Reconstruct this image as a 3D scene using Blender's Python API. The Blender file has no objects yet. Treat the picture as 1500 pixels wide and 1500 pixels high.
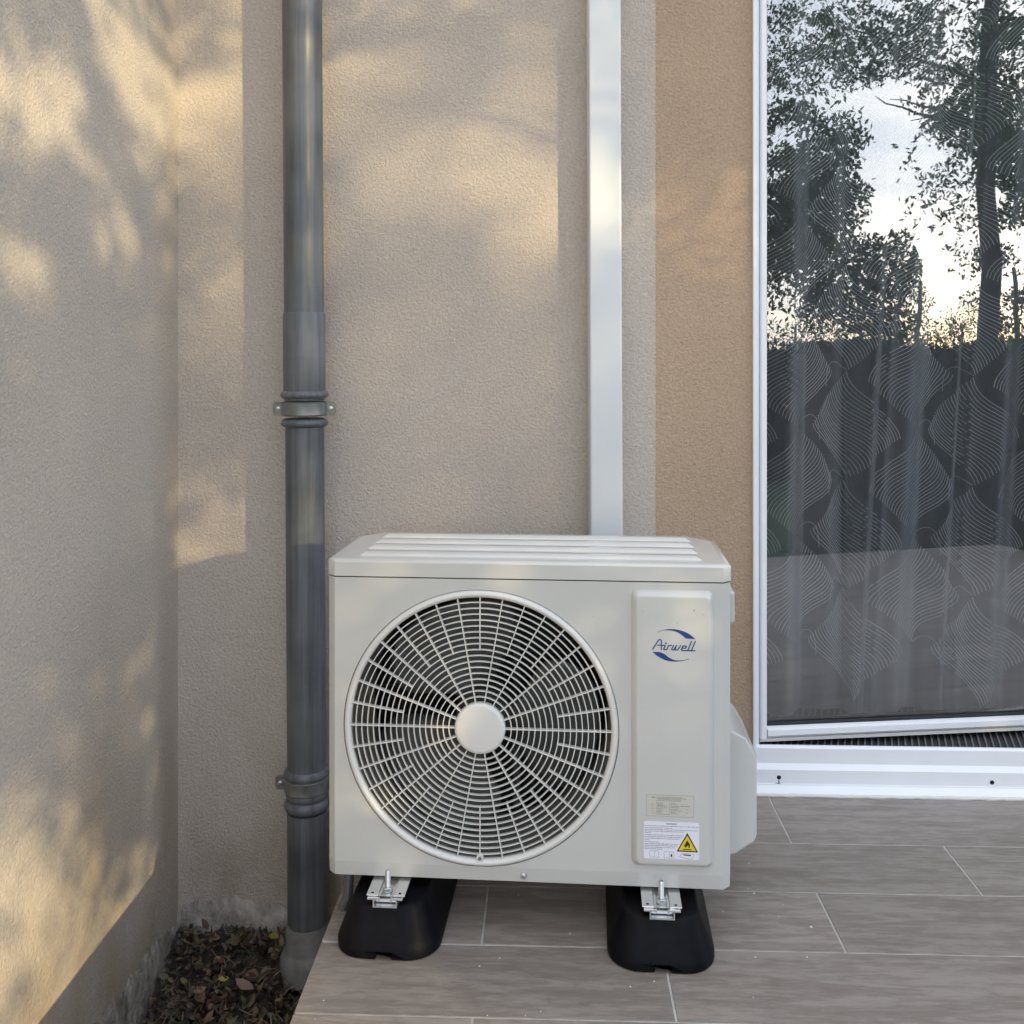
import bpy, bmesh, math, random
from mathutils import Vector, Matrix
import numpy as np
random.seed(7); rng = np.random.default_rng(7)
R = math.radians
scn = bpy.context.scene

# ------------------------------------------------------------------ camera, sky, sun, exposure
YAW = math.atan(55 / 1500)                      # the camera looks slightly left of the wall's normal
CAM_Y, CAM_Z = -2.53, 1.063
cd = bpy.data.cameras.new('camera'); cam = bpy.data.objects.new('camera', cd)
scn.collection.objects.link(cam); scn.camera = cam
cam.location = (0, CAM_Y, CAM_Z); cam.rotation_euler = (R(90), 0, YAW)
cd.sensor_width = 36; cd.lens = 36; cd.shift_y = -230 / 1500
cd.clip_start = .05; cd.clip_end = 2000

SUN_AZ, SUN_EL = R(45), R(11.8)                 # azimuth from the wall's normal towards the right
TANEL = math.tan(SUN_EL)
S = Vector((math.sin(SUN_AZ) * math.cos(SUN_EL), -math.cos(SUN_AZ) * math.cos(SUN_EL), math.sin(SUN_EL)))
sl = bpy.data.lights.new('sun', 'SUN'); sun = bpy.data.objects.new('sun', sl); scn.collection.objects.link(sun)
sl.energy = 2.45; sl.angle = R(.5); sl.color = (1, .79, .42)
sun.rotation_euler = (-S).to_track_quat('-Z', 'Y').to_euler()

w = bpy.data.worlds.new('World'); scn.world = w; w.use_nodes = True
nt = w.node_tree; nt.nodes.clear(); N = nt.nodes; L = nt.links
out = N.new('ShaderNodeOutputWorld'); bg = N.new('ShaderNodeBackground'); bg.inputs[1].default_value = .15
sky = N.new('ShaderNodeTexSky'); sky.sky_type = 'NISHITA'; sky.sun_disc = False
sky.sun_elevation = SUN_EL; sky.sun_rotation = math.atan2(S.x, S.y); sky.air_density = 1.0; sky.dust_density = .8; sky.ozone_density = 2.5
tc = N.new('ShaderNodeTexCoord'); mp = N.new('ShaderNodeMapping'); mp.inputs['Scale'].default_value = (1.6, 1.6, 7)
cn = N.new('ShaderNodeTexNoise'); cn.inputs['Scale'].default_value = 1.7; cn.inputs['Detail'].default_value = 7
cn.inputs['Roughness'].default_value = .58
cr = N.new('ShaderNodeValToRGB'); cr.color_ramp.elements[0].position = .38; cr.color_ramp.elements[0].color = (.45, .45, .45, 1); cr.color_ramp.elements[1].position = .62
mixc = N.new('ShaderNodeMix'); mixc.data_type = 'RGBA'
mulc = N.new('ShaderNodeMix'); mulc.data_type = 'RGBA'; mulc.inputs[0].default_value = .86
mulc.inputs[7].default_value = (7.6, 8.1, 9.0, 1)
L.new(tc.outputs['Generated'], mp.inputs[0]); L.new(mp.outputs[0], cn.inputs[0]); L.new(cn.outputs[0], cr.inputs[0])
L.new(sky.outputs[0], mulc.inputs[6]); L.new(cr.outputs[0], mixc.inputs[0])
L.new(sky.outputs[0], mixc.inputs[6]); L.new(mulc.outputs[2], mixc.inputs[7])
L.new(mixc.outputs[2], bg.inputs[0]); L.new(bg.outputs[0], out.inputs[0])

scn.view_settings.view_transform = 'Standard'; scn.view_settings.look = 'None'
scn.view_settings.gamma = 1; scn.view_settings.use_curve_mapping = False
scn.view_settings.exposure = 1.08

# ------------------------------------------------------------------ materials
def mat(name, col, rough=.5, metal=0, spec=.5, var=0, vscale=8, bump=0, bscale=100, bdist=.002, coat=0):
    m = bpy.data.materials.new(name); m.use_nodes = True
    nt = m.node_tree; b = nt.nodes['Principled BSDF']
    b.inputs['Base Color'].default_value = (*col, 1); b.inputs['Roughness'].default_value = rough
    b.inputs['Metallic'].default_value = metal; b.inputs['Specular IOR Level'].default_value = spec
    b.inputs['Coat Weight'].default_value = coat; b.inputs['Coat Roughness'].default_value = .12
    t = nt.nodes.new('ShaderNodeTexCoord')
    if var:
        n = nt.nodes.new('ShaderNodeTexNoise'); n.inputs['Scale'].default_value = vscale; n.inputs['Detail'].default_value = 6
        n.inputs['Roughness'].default_value = .65
        nt.links.new(t.outputs['Object'], n.inputs[0])
        r = nt.nodes.new('ShaderNodeMapRange'); r.inputs[1].default_value = .3; r.inputs[2].default_value = .7
        r.inputs[3].default_value = 1 - var; r.inputs[4].default_value = 1 + var
        nt.links.new(n.outputs[0], r.inputs[0])
        x = nt.nodes.new('ShaderNodeMix'); x.data_type = 'RGBA'; x.blend_type = 'MULTIPLY'; x.inputs[0].default_value = 1
        x.inputs[6].default_value = (*col, 1); nt.links.new(r.outputs[0], x.inputs[7]); nt.links.new(x.outputs[2], b.inputs['Base Color'])
    if bump:
        n2 = nt.nodes.new('ShaderNodeTexNoise'); n2.inputs['Scale'].default_value = bscale; n2.inputs['Detail'].default_value = 4
        nt.links.new(t.outputs['Object'], n2.inputs[0])
        bp = nt.nodes.new('ShaderNodeBump'); bp.inputs['Strength'].default_value = bump; bp.inputs['Distance'].default_value = bdist
        nt.links.new(n2.outputs[0], bp.inputs['Height']); nt.links.new(bp.outputs[0], b.inputs['Normal'])
    return m

def plaster(name, col, scale=1.0, dirt=None):
    m = bpy.data.materials.new(name); m.use_nodes = True
    nt = m.node_tree; nd = nt.nodes; lk = nt.links; b = nd['Principled BSDF']; b.inputs['Roughness'].default_value = .95
    b.inputs['Specular IOR Level'].default_value = .15
    t = nd.new('ShaderNodeTexCoord')
    warp = nd.new('ShaderNodeTexNoise'); warp.inputs['Scale'].default_value = 60 * scale
    lk.new(t.outputs['Object'], warp.inputs[0])
    wm = nd.new('ShaderNodeMix'); wm.data_type = 'RGBA'; wm.blend_type = 'LINEAR_LIGHT'; wm.inputs[0].default_value = .006
    lk.new(t.outputs['Object'], wm.inputs[6]); lk.new(warp.outputs['Color'], wm.inputs[7])
    n1 = nd.new('ShaderNodeTexNoise'); n1.inputs['Scale'].default_value = 150 * scale; n1.inputs['Detail'].default_value = 5; n1.inputs['Roughness'].default_value = .68
    n2 = nd.new('ShaderNodeTexVoronoi'); n2.inputs['Scale'].default_value = 185 * scale; n2.feature = 'SMOOTH_F1'
    n3 = nd.new('ShaderNodeTexNoise'); n3.inputs['Scale'].default_value = 2.2; n3.inputs['Detail'].default_value = 5
    n4 = nd.new('ShaderNodeTexVoronoi'); n4.inputs['Scale'].default_value = 17
    for n in (n1, n2): lk.new(wm.outputs[2], n.inputs['Vector'])
    for n in (n3, n4): lk.new(t.outputs['Object'], n.inputs['Vector'])
    ad = nd.new('ShaderNodeMath'); ad.operation = 'MULTIPLY_ADD'; ad.inputs[1].default_value = -.35
    lk.new(n2.outputs['Distance'], ad.inputs[0]); lk.new(n1.outputs[0], ad.inputs[2])
    pit = nd.new('ShaderNodeMapRange'); pit.inputs[1].default_value = 0; pit.inputs[2].default_value = .035; pit.inputs[3].default_value = -1.2; pit.inputs[4].default_value = 0
    lk.new(n4.outputs['Distance'], pit.inputs[0])
    ad2 = nd.new('ShaderNodeMath'); lk.new(ad.outputs[0], ad2.inputs[0]); lk.new(pit.outputs[0], ad2.inputs[1])
    bp = nd.new('ShaderNodeBump'); bp.inputs['Strength'].default_value = 1; bp.inputs['Distance'].default_value = .0048
    lk.new(ad2.outputs[0], bp.inputs['Height']); lk.new(bp.outputs[0], b.inputs['Normal'])
    cr = nd.new('ShaderNodeMapRange'); cr.inputs[1].default_value = .3; cr.inputs[2].default_value = .7; cr.inputs[3].default_value = .93; cr.inputs[4].default_value = 1.06
    lk.new(n3.outputs[0], cr.inputs[0])
    c2 = nd.new('ShaderNodeMapRange'); c2.inputs[1].default_value = .3; c2.inputs[2].default_value = .75; c2.inputs[3].default_value = .80; c2.inputs[4].default_value = 1.12
    lk.new(n1.outputs[0], c2.inputs[0])
    mm = nd.new('ShaderNodeMath'); mm.operation = 'MULTIPLY'; lk.new(cr.outputs[0], mm.inputs[0]); lk.new(c2.outputs[0], mm.inputs[1])
    x = nd.new('ShaderNodeMix'); x.data_type = 'RGBA'; x.blend_type = 'MULTIPLY'; x.inputs[0].default_value = 1
    x.inputs[6].default_value = (*col, 1); lk.new(mm.outputs[0], x.inputs[7])
    res = x.outputs[2]
    if dirt:                                    # splash stains and scuffs near the ground
        sp = nd.new('ShaderNodeSeparateXYZ'); lk.new(t.outputs['Object'], sp.inputs[0])
        h = nd.new('ShaderNodeMapRange'); h.inputs[1].default_value = .32; h.inputs[2].default_value = -.30; h.inputs[3].default_value = 0; h.inputs[4].default_value = .8
        lk.new(sp.outputs['Z'], h.inputs[0])
        n5 = nd.new('ShaderNodeTexNoise'); n5.inputs['Scale'].default_value = 7; n5.inputs['Detail'].default_value = 6
        mpp = nd.new('ShaderNodeMapping'); mpp.inputs['Scale'].default_value = (1, 1, .45); lk.new(t.outputs['Object'], mpp.inputs[0]); lk.new(mpp.outputs[0], n5.inputs[0])
        r5 = nd.new('ShaderNodeMapRange'); r5.inputs[1].default_value = .3; r5.inputs[2].default_value = .65; lk.new(n5.outputs[0], r5.inputs[0])
        m5 = nd.new('ShaderNodeMath'); m5.operation = 'MULTIPLY'; lk.new(h.outputs[0], m5.inputs[0]); lk.new(r5.outputs[0], m5.inputs[1])
        dx = nd.new('ShaderNodeMix'); dx.data_type = 'RGBA'; lk.new(m5.outputs[0], dx.inputs[0]); lk.new(res, dx.inputs[6]); dx.inputs[7].default_value = (*dirt, 1)
        n6 = nd.new('ShaderNodeTexNoise'); n6.inputs['Scale'].default_value = 34; n6.inputs['Detail'].default_value = 4
        mp6 = nd.new('ShaderNodeMapping'); mp6.inputs['Scale'].default_value = (1, 1, .4); lk.new(t.outputs['Object'], mp6.inputs[0]); lk.new(mp6.outputs[0], n6.inputs[0])
        r6 = nd.new('ShaderNodeMapRange'); r6.inputs[1].default_value = .66; r6.inputs[2].default_value = .72; lk.new(n6.outputs[0], r6.inputs[0])
        m6 = nd.new('ShaderNodeMath'); m6.operation = 'MULTIPLY'; lk.new(h.outputs[0], m6.inputs[0]); lk.new(r6.outputs[0], m6.inputs[1])
        dy = nd.new('ShaderNodeMix'); dy.data_type = 'RGBA'; lk.new(m6.outputs[0], dy.inputs[0]); lk.new(dx.outputs[2], dy.inputs[6]); dy.inputs[7].default_value = (.62, .57, .5, 1)
        res = dy.outputs[2]
    lk.new(res, b.inputs['Base Color'])
    return m

def tile_mat():
    m = bpy.data.materials.new('wood_look_tile'); m.use_nodes = True
    nt = m.node_tree; nd = nt.nodes; lk = nt.links; b = nd['Principled BSDF']
    t = nd.new('ShaderNodeTexCoord'); oi = nd.new('ShaderNodeObjectInfo')
    off = nd.new('ShaderNodeVectorMath'); off.operation = 'SCALE'; off.inputs[3].default_value = 37
    cx = nd.new('ShaderNodeCombineXYZ'); lk.new(oi.outputs['Random'], cx.inputs[0]); lk.new(oi.outputs['Random'], cx.inputs[1]); lk.new(oi.outputs['Random'], cx.inputs[2])
    lk.new(cx.outputs[0], off.inputs[0])
    ad = nd.new('ShaderNodeVectorMath'); lk.new(t.outputs['Object'], ad.inputs[0]); lk.new(off.outputs[0], ad.inputs[1])
    mp = nd.new('ShaderNodeMapping'); mp.inputs['Scale'].default_value = (1.3, 9, 1); lk.new(ad.outputs[0], mp.inputs[0])
    big = nd.new('ShaderNodeTexNoise'); big.inputs['Scale'].default_value = 1.6; big.inputs['Detail'].default_value = 2; lk.new(mp.outputs[0], big.inputs[0])
    ml = nd.new('ShaderNodeMath'); ml.operation = 'MULTIPLY'; ml.inputs[1].default_value = 16; lk.new(big.outputs[0], ml.inputs[0])
    sn = nd.new('ShaderNodeMath'); sn.operation = 'SINE'; m2 = nd.new('ShaderNodeMath'); m2.operation = 'MULTIPLY'; m2.inputs[1].default_value = 2.6
    lk.new(ml.outputs[0], m2.inputs[0]); lk.new(m2.outputs[0], sn.inputs[0])
    mp2 = nd.new('ShaderNodeMapping'); mp2.inputs['Scale'].default_value = (16, 80, 1); lk.new(ad.outputs[0], mp2.inputs[0])
    fine = nd.new('ShaderNodeTexNoise'); fine.inputs['Scale'].default_value = 1.5; fine.inputs['Detail'].default_value = 6; fine.inputs['Roughness'].default_value = .7; lk.new(mp2.outputs[0], fine.inputs[0])
    mp3 = nd.new('ShaderNodeMapping'); mp3.inputs['Scale'].default_value = (3.2, 22, 1); lk.new(ad.outputs[0], mp3.inputs[0])
    med = nd.new('ShaderNodeTexNoise'); med.inputs['Scale'].default_value = 1.5; med.inputs['Detail'].default_value = 5; lk.new(mp3.outputs[0], med.inputs[0])
    a = nd.new('ShaderNodeMath'); a.operation = 'MULTIPLY_ADD'; a.inputs[1].default_value = .06; lk.new(sn.outputs[0], a.inputs[0]); lk.new(fine.outputs[0], a.inputs[2])
    a2 = nd.new('ShaderNodeMath'); a2.operation = 'MULTIPLY_ADD'; a2.inputs[1].default_value = .8; lk.new(med.outputs[0], a2.inputs[0]); lk.new(a.outputs[0], a2.inputs[2])
    cr = nd.new('ShaderNodeValToRGB'); e = cr.color_ramp.elements
    e[0].position = .55; e[0].color = (.172, .143, .122, 1); e[1].position = 1.15; e[1].color = (.292, .253, .222, 1)
    k = e.new(.85); k.color = (.23, .196, .17, 1)
    e[-1].position = 1.0
    lk.new(a2.outputs[0], cr.inputs[0])
    hs = nd.new('ShaderNodeHueSaturation'); lk.new(cr.outputs[0], hs.inputs['Color'])
    mr = nd.new('ShaderNodeMapRange'); mr.inputs[3].default_value = .88; mr.inputs[4].default_value = 1.1; lk.new(oi.outputs['Random'], mr.inputs[0]); lk.new(mr.outputs[0], hs.inputs['Value'])
    # light footprints / dust
    du = nd.new('ShaderNodeTexNoise'); du.inputs['Scale'].default_value = 6; du.inputs['Detail'].default_value = 8; lk.new(ad.outputs[0], du.inputs[0])
    dr = nd.new('ShaderNodeMapRange'); dr.inputs[1].default_value = .5; dr.inputs[2].default_value = .75; dr.inputs[4].default_value = .22; lk.new(du.outputs[0], dr.inputs[0])
    dm = nd.new('ShaderNodeMix'); dm.data_type = 'RGBA'; lk.new(dr.outputs[0], dm.inputs[0]); lk.new(hs.outputs[0], dm.inputs[6]); dm.inputs[7].default_value = (.3, .29, .27, 1)
    ab = nd.new('ShaderNodeMath'); ab.operation = 'ABSOLUTE'; lk.new(sn.outputs[0], ab.inputs[0])
    ln = nd.new('ShaderNodeMapRange'); ln.inputs[1].default_value = 0; ln.inputs[2].default_value = .3; ln.inputs[3].default_value = .80; ln.inputs[4].default_value = 1; lk.new(ab.outputs[0], ln.inputs[0])
    lm = nd.new('ShaderNodeMix'); lm.data_type = 'RGBA'; lm.blend_type = 'MULTIPLY'; lk.new(med.outputs[0], lm.inputs[0]); lk.new(dm.outputs[2], lm.inputs[6]); lk.new(ln.outputs[0], lm.inputs[7])
    lk.new(lm.outputs[2], b.inputs['Base Color'])
    rr = nd.new('ShaderNodeMapRange'); rr.inputs[3].default_value = .38; rr.inputs[4].default_value = .62; lk.new(du.outputs[0], rr.inputs[0]); lk.new(rr.outputs[0], b.inputs['Roughness'])
    bp = nd.new('ShaderNodeBump'); bp.inputs['Strength'].default_value = .5; bp.inputs['Distance'].default_value = .0012
    lk.new(a2.outputs[0], bp.inputs['Height']); lk.new(bp.outputs[0], b.inputs['Normal'])
    return m

def attr_mat(name, rough=.7, trans=0):
    m = bpy.data.materials.new(name); m.use_nodes = True; nt = m.node_tree; b = nt.nodes['Principled BSDF']
    a = nt.nodes.new('ShaderNodeAttribute'); a.attribute_name = 'tint'; nt.links.new(a.outputs['Color'], b.inputs['Base Color'])
    b.inputs['Roughness'].default_value = rough; b.inputs['Specular IOR Level'].default_value = .3
    if trans:
        tr = nt.nodes.new('ShaderNodeBsdfTranslucent'); nt.links.new(a.outputs['Color'], tr.inputs[0])
        mx = nt.nodes.new('ShaderNodeMixShader'); mx.inputs[0].default_value = trans
        nt.links.new(b.outputs[0], mx.inputs[1]); nt.links.new(tr.outputs[0], mx.inputs[2]); nt.links.new(mx.outputs[0], nt.nodes['Material Output'].inputs[0])
    return m

def pipe_mat():
    m = bpy.data.materials.new('weathered_grey_pvc'); m.use_nodes = True
    nt = m.node_tree; nd = nt.nodes; lk = nt.links; b = nd['Principled BSDF']
    t = nd.new('ShaderNodeTexCoord'); mp = nd.new('ShaderNodeMapping'); mp.inputs['Scale'].default_value = (70, 70, 2.2); lk.new(t.outputs['Object'], mp.inputs[0])
    n = nd.new('ShaderNodeTexNoise'); n.inputs['Scale'].default_value = 1; n.inputs['Detail'].default_value = 5; n.inputs['Roughness'].default_value = .65; lk.new(mp.outputs[0], n.inputs[0])
    n2 = nd.new('ShaderNodeTexNoise'); n2.inputs['Scale'].default_value = 6; n2.inputs['Detail'].default_value = 5; lk.new(t.outputs['Object'], n2.inputs[0])
    ad = nd.new('ShaderNodeMath'); lk.new(n.outputs[0], ad.inputs[0]); lk.new(n2.outputs[0], ad.inputs[1])
    cr = nd.new('ShaderNodeValToRGB'); e = cr.color_ramp.elements; e[0].position = .38; e[0].color = (.058, .066, .076, 1); e[1].position = .66; e[1].color = (.165, .175, .187, 1)
    mh = nd.new('ShaderNodeMath'); mh.operation = 'MULTIPLY'; mh.inputs[1].default_value = .5; lk.new(ad.outputs[0], mh.inputs[0]); lk.new(mh.outputs[0], cr.inputs[0])
    lk.new(cr.outputs[0], b.inputs['Base Color'])
    rr = nd.new('ShaderNodeMapRange'); rr.inputs[1].default_value = .35; rr.inputs[2].default_value = .65; rr.inputs[3].default_value = .30; rr.inputs[4].default_value = .5; lk.new(mh.outputs[0], rr.inputs[0]); lk.new(rr.outputs[0], b.inputs['Roughness'])
    bp = nd.new('ShaderNodeBump'); bp.inputs['Strength'].default_value = .25; bp.inputs['Distance'].default_value = .001; lk.new(n2.outputs[0], bp.inputs['Height']); lk.new(bp.outputs[0], b.inputs['Normal'])
    return m

def glass_mat():
    m = bpy.data.materials.new('door_glass'); m.use_nodes = True; nt = m.node_tree; nd = nt.nodes; lk = nt.links
    nd.remove(nd['Principled BSDF'])
    tr = nd.new('ShaderNodeBsdfTransparent'); tr.inputs[0].default_value = (.93, .935, .95, 1)
    gl = nd.new('ShaderNodeBsdfGlossy'); gl.inputs['Roughness'].default_value = 0; gl.inputs[0].default_value = (.95, .98, 1, 1)
    fr = nd.new('ShaderNodeFresnel'); fr.inputs[0].default_value = 1.52
    k = nd.new('ShaderNodeMath'); k.operation = 'MULTIPLY_ADD'; k.inputs[1].default_value = 1.9; k.inputs[2].default_value = .075; lk.new(fr.outputs[0], k.inputs[0]); k.use_clamp = True
    mx = nd.new('ShaderNodeMixShader'); lk.new(k.outputs[0], mx.inputs[0]); lk.new(tr.outputs[0], mx.inputs[1]); lk.new(gl.outputs[0], mx.inputs[2])
    lk.new(mx.outputs[0], nd['Material Output'].inputs[0])
    return m

def sheer_mat():
    m = bpy.data.materials.new('sheer_fabric'); m.use_nodes = True; nt = m.node_tree; nd = nt.nodes; lk = nt.links
    nd.remove(nd['Principled BSDF'])
    tr = nd.new('ShaderNodeBsdfTransparent'); df = nd.new('ShaderNodeBsdfDiffuse'); df.inputs[0].default_value = (.66, .70, .73, 1)
    tl = nd.new('ShaderNodeBsdfTranslucent'); tl.inputs[0].default_value = (.25, .26, .26, 1)
    m1 = nd.new('ShaderNodeMixShader'); m1.inputs[0].default_value = .3; lk.new(df.outputs[0], m1.inputs[1]); lk.new(tl.outputs[0], m1.inputs[2])
    lw = nd.new('ShaderNodeLayerWeight'); lw.inputs[0].default_value = .5     # weave looks denser where the cloth turns edge-on
    r = nd.new('ShaderNodeMapRange'); r.inputs[1].default_value = .04; r.inputs[2].default_value = .5; r.inputs[3].default_value = .42; r.inputs[4].default_value = .95; lk.new(lw.outputs['Facing'], r.inputs[0])
    mx = nd.new('ShaderNodeMixShader'); lk.new(r.outputs[0], mx.inputs[0]); lk.new(tr.outputs[0], mx.inputs[1]); lk.new(m1.outputs[0], mx.inputs[2])
    lk.new(mx.outputs[0], nd['Material Output'].inputs[0])
    return m

M = dict(
    wall=plaster('beige_pink_render', (.57, .50, .435), dirt=(.30, .24, .185)),
    sidewall=plaster('side_wall_render', (.56, .505, .445), dirt=(.38, .29, .19)),
    band=plaster('orange_beige_render', (.50, .37, .265)),
    casing=mat('warm_white_powder_coat', (.52, .522, .50), .28, coat=.25, var=.025, vscale=5, bump=.12, bscale=900, bdist=.0003),
    lid=mat('lid_powder_coat', (.56, .555, .53), .2, coat=.3),
    grille=mat('grille_plastic', (.64, .635, .61), .38),
    shroud=mat('inner_shroud', (.22, .22, .21), .5),
    blade=mat('fan_blade_plastic', (.05, .055, .055), .38),
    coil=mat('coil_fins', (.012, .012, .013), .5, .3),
    rubber=mat('black_rubber', (.004, .004, .006), .48, spec=.12, var=.5, vscale=30, bump=.3, bscale=60),
    zinc=mat('zinc_plated', (.62, .63, .64), .3, .9, var=.15, vscale=60),
    alu=mat('galvanised_channel', (.74, .74, .73), .27, .85),
    dull=mat('dull_clamp_metal', (.21, .22, .22), .35, .55, var=.25, vscale=40),
    pvc=pipe_mat(), grey=mat('pale_grey_socket', (.17, .165, .155), .75, var=.3, vscale=20, bump=.4, bscale=80),
    duct=mat('white_trunking', (.62, .645, .66), .32, var=.02, vscale=4),
    frame=mat('white_frame', (.80, .81, .83), .25, var=.02, vscale=9),
    gasket=mat('dark_gasket', (.02, .022, .025), .6), groove=mat('blue_grey_gasket', (.20, .24, .33), .5),
    hole=mat('dark_hole', (.008, .008, .008), .9), caulk=mat('white_sealant', (.68, .66, .62), .7, bump=.5, bscale=90),
    glass=glass_mat(), sheer=sheer_mat(), thread=mat('white_thread', (.85, .87, .86), .8),
    tile=tile_mat(), grout=mat('pale_grout', (.46, .44, .42), .9, var=.25, vscale=25, bump=.3, bscale=300, bdist=.0008),
    slab=mat('terrace_slab', (.25, .24, .22), .9), soil=mat('dark_soil', (.035, .027, .02), .95, var=.5, vscale=20, bump=.9, bscale=70, bdist=.01),
    lawn=mat('shaded_lawn', (.045, .065, .025), .95, var=.4, vscale=3, bump=.6, bscale=40, bdist=.03),
    leaf=attr_mat('tree_leaves', .6, .3), litter=attr_mat('dry_leaves', .75), bark=mat('bark', (.06, .05, .04), .9, var=.4, vscale=8, bump=.8, bscale=30, bdist=.02),
    footing=mat('bare_plaster', (.29, .26, .23), .95, var=.6, vscale=22, bump=.9, bscale=120, bdist=.004),
    cement=mat('dark_cement', (.055, .05, .047), .95, var=.5, vscale=40, bump=1, bscale=150, bdist=.004),
    mat_dark=mat('door_mat', (.035, .036, .038), .9), room=mat('room_wall', (.16, .17, .18), .9), roomfloor=mat('room_floor', (.06, .06, .06), .6),
    blue=mat('print_blue', (.012, .045, .19), .4), black=mat('print_black', (.012, .012, .012), .5), ink=mat('print_grey_ink', (.11, .11, .13), .6),
    white=mat('sticker_white', (.72, .73, .80), .35), yellow=mat('sticker_yellow', (.75, .52, .02), .4), clear=mat('sticker_clear', (.53, .52, .47), .25),
    inkb=mat('print_brown_ink', (.13, .12, .11), .5), mud=mat('mud_smudge', (.10, .085, .07), .9),
    conduit=mat('grey_conduit', (.09, .09, .095), .45),
)

# ------------------------------------------------------------------ helpers
def link(o): scn.collection.objects.link(o); return o
def tag(o, label=None, cat=None, group=None, kind=None):
    if label: o['label'] = label
    if cat: o['category'] = cat
    if group: o['group'] = group
    if kind: o['kind'] = kind
    return o
def obj(name, bm, m, parent=None, smooth=False, bevel=0, seg=2, ang=35):
    me = bpy.data.meshes.new(name)
    if isinstance(bm, bmesh.types.BMesh):
        bmesh.ops.recalc_face_normals(bm, faces=bm.faces); bm.to_mesh(me); bm.free()
    else:
        me.from_pydata(*bm); me.update()
    for x in (m if isinstance(m, (list, tuple)) else [m]): me.materials.append(x)
    o = link(bpy.data.objects.new(name, me))
    if parent: o.parent = parent
    if smooth or bevel: me.shade_smooth()
    if bevel:
        b = o.modifiers.new('bevel', 'BEVEL'); b.width = bevel; b.segments = seg; b.limit_method = 'ANGLE'; b.angle_limit = R(ang); b.harden_normals = True
    elif smooth:
        try: me.set_sharp_from_angle(angle=R(ang))
        except Exception: pass
    return o
def empty(name, loc=(0, 0, 0), rz=0):
    o = link(bpy.data.objects.new(name, None)); o.location = loc; o.rotation_euler = (0, 0, rz); o.empty_display_size = .05; return o
def box(bm, x0, x1, y0, y1, z0, z1, mi=0):
    v = [bm.verts.new(p) for p in ((x0, y0, z0), (x1, y0, z0), (x1, y1, z0), (x0, y1, z0), (x0, y0, z1), (x1, y0, z1), (x1, y1, z1), (x0, y1, z1))]
    for f in ((3, 2, 1, 0), (4, 5, 6, 7), (0, 1, 5, 4), (1, 2, 6, 5), (2, 3, 7, 6), (3, 0, 4, 7)): bm.faces.new([v[i] for i in f]).material_index = mi
    return bm
def bx(*a): return box(bmesh.new(), *a)
def prism(bm, pts, a, b, axis='y', mi=0):
    # pts: polygon in the two other axes, extruded from a to b along axis
    def P(p, t): return {'y': (p[0], t, p[1]), 'x': (t, p[0], p[1]), 'z': (p[0], p[1], t)}[axis]
    u = [bm.verts.new(P(p, a)) for p in pts]; v = [bm.verts.new(P(p, b)) for p in pts]; n = len(pts)
    bm.faces.new(u).material_index = mi; bm.faces.new(v[::-1]).material_index = mi
    for i in range(n): bm.faces.new((u[i], u[(i + 1) % n], v[(i + 1) % n], v[i])).material_index = mi
    return bm
def lathe(bm, prof, c=(0, 0, 0), n=48, axis='z', cap=True):
    rings = []
    for r, h in prof:
        ring = []
        for i in range(n):
            a = 2 * math.pi * i / n; p = (r * math.cos(a), r * math.sin(a), h) if axis == 'z' else (r * math.cos(a), h, r * math.sin(a)) if axis == 'y' else (h, r * math.cos(a), r * math.sin(a))
            ring.append(bm.verts.new((p[0] + c[0], p[1] + c[1], p[2] + c[2])))
        rings.append(ring)
    for a, b in zip(rings, rings[1:]):
        for i in range(n): bm.faces.new((a[i], a[(i + 1) % n], b[(i + 1) % n], b[i]))
    if cap:
        for r_, flip in ((rings[0], 1), (rings[-1], 0)):
            if (prof[0] if flip else prof[-1])[0] > 1e-6: bm.faces.new(r_[::-1] if flip else r_)
    return bm
def loft(bm, loops, cap=True):
    rs = [[bm.verts.new(p) for p in l] for l in loops]; n = len(rs[0])
    for a, b in zip(rs, rs[1:]):
        for i in range(n): bm.faces.new((a[i], a[(i + 1) % n], b[(i + 1) % n], b[i]))
    if cap: bm.faces.new(rs[0][::-1]); bm.faces.new(rs[-1])
    return bm
def tube(bm, pts, rads, n=10):
    loops = []
    for i, p in enumerate(pts):
        d = (Vector(pts[min(i + 1, len(pts) - 1)]) - Vector(pts[max(i - 1, 0)])).normalized()
        u = d.orthogonal().normalized() if i == 0 else (pu - d * pu.dot(d)).normalized(); pu = u; v = d.cross(u)
        loops.append([tuple(Vector(p) + (u * math.cos(2 * math.pi * k / n) + v * math.sin(2 * math.pi * k / n)) * rads[i]) for k in range(n)])
    return loft(bm, loops)
def copy_into(o, parent):
    c = link(o.copy()); c.parent = parent
    return c
def rrect(x0, x1, z0, z1, r, n=5):
    pts = []
    for cx, cz, a0 in ((x1 - r, z1 - r, 0), (x0 + r, z1 - r, 90), (x0 + r, z0 + r, 180), (x1 - r, z0 + r, 270)):
        for i in range(n + 1):
            a = R(a0 + 90 * i / n); pts.append((cx + r * math.cos(a), cz + r * math.sin(a)))
    return pts
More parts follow.
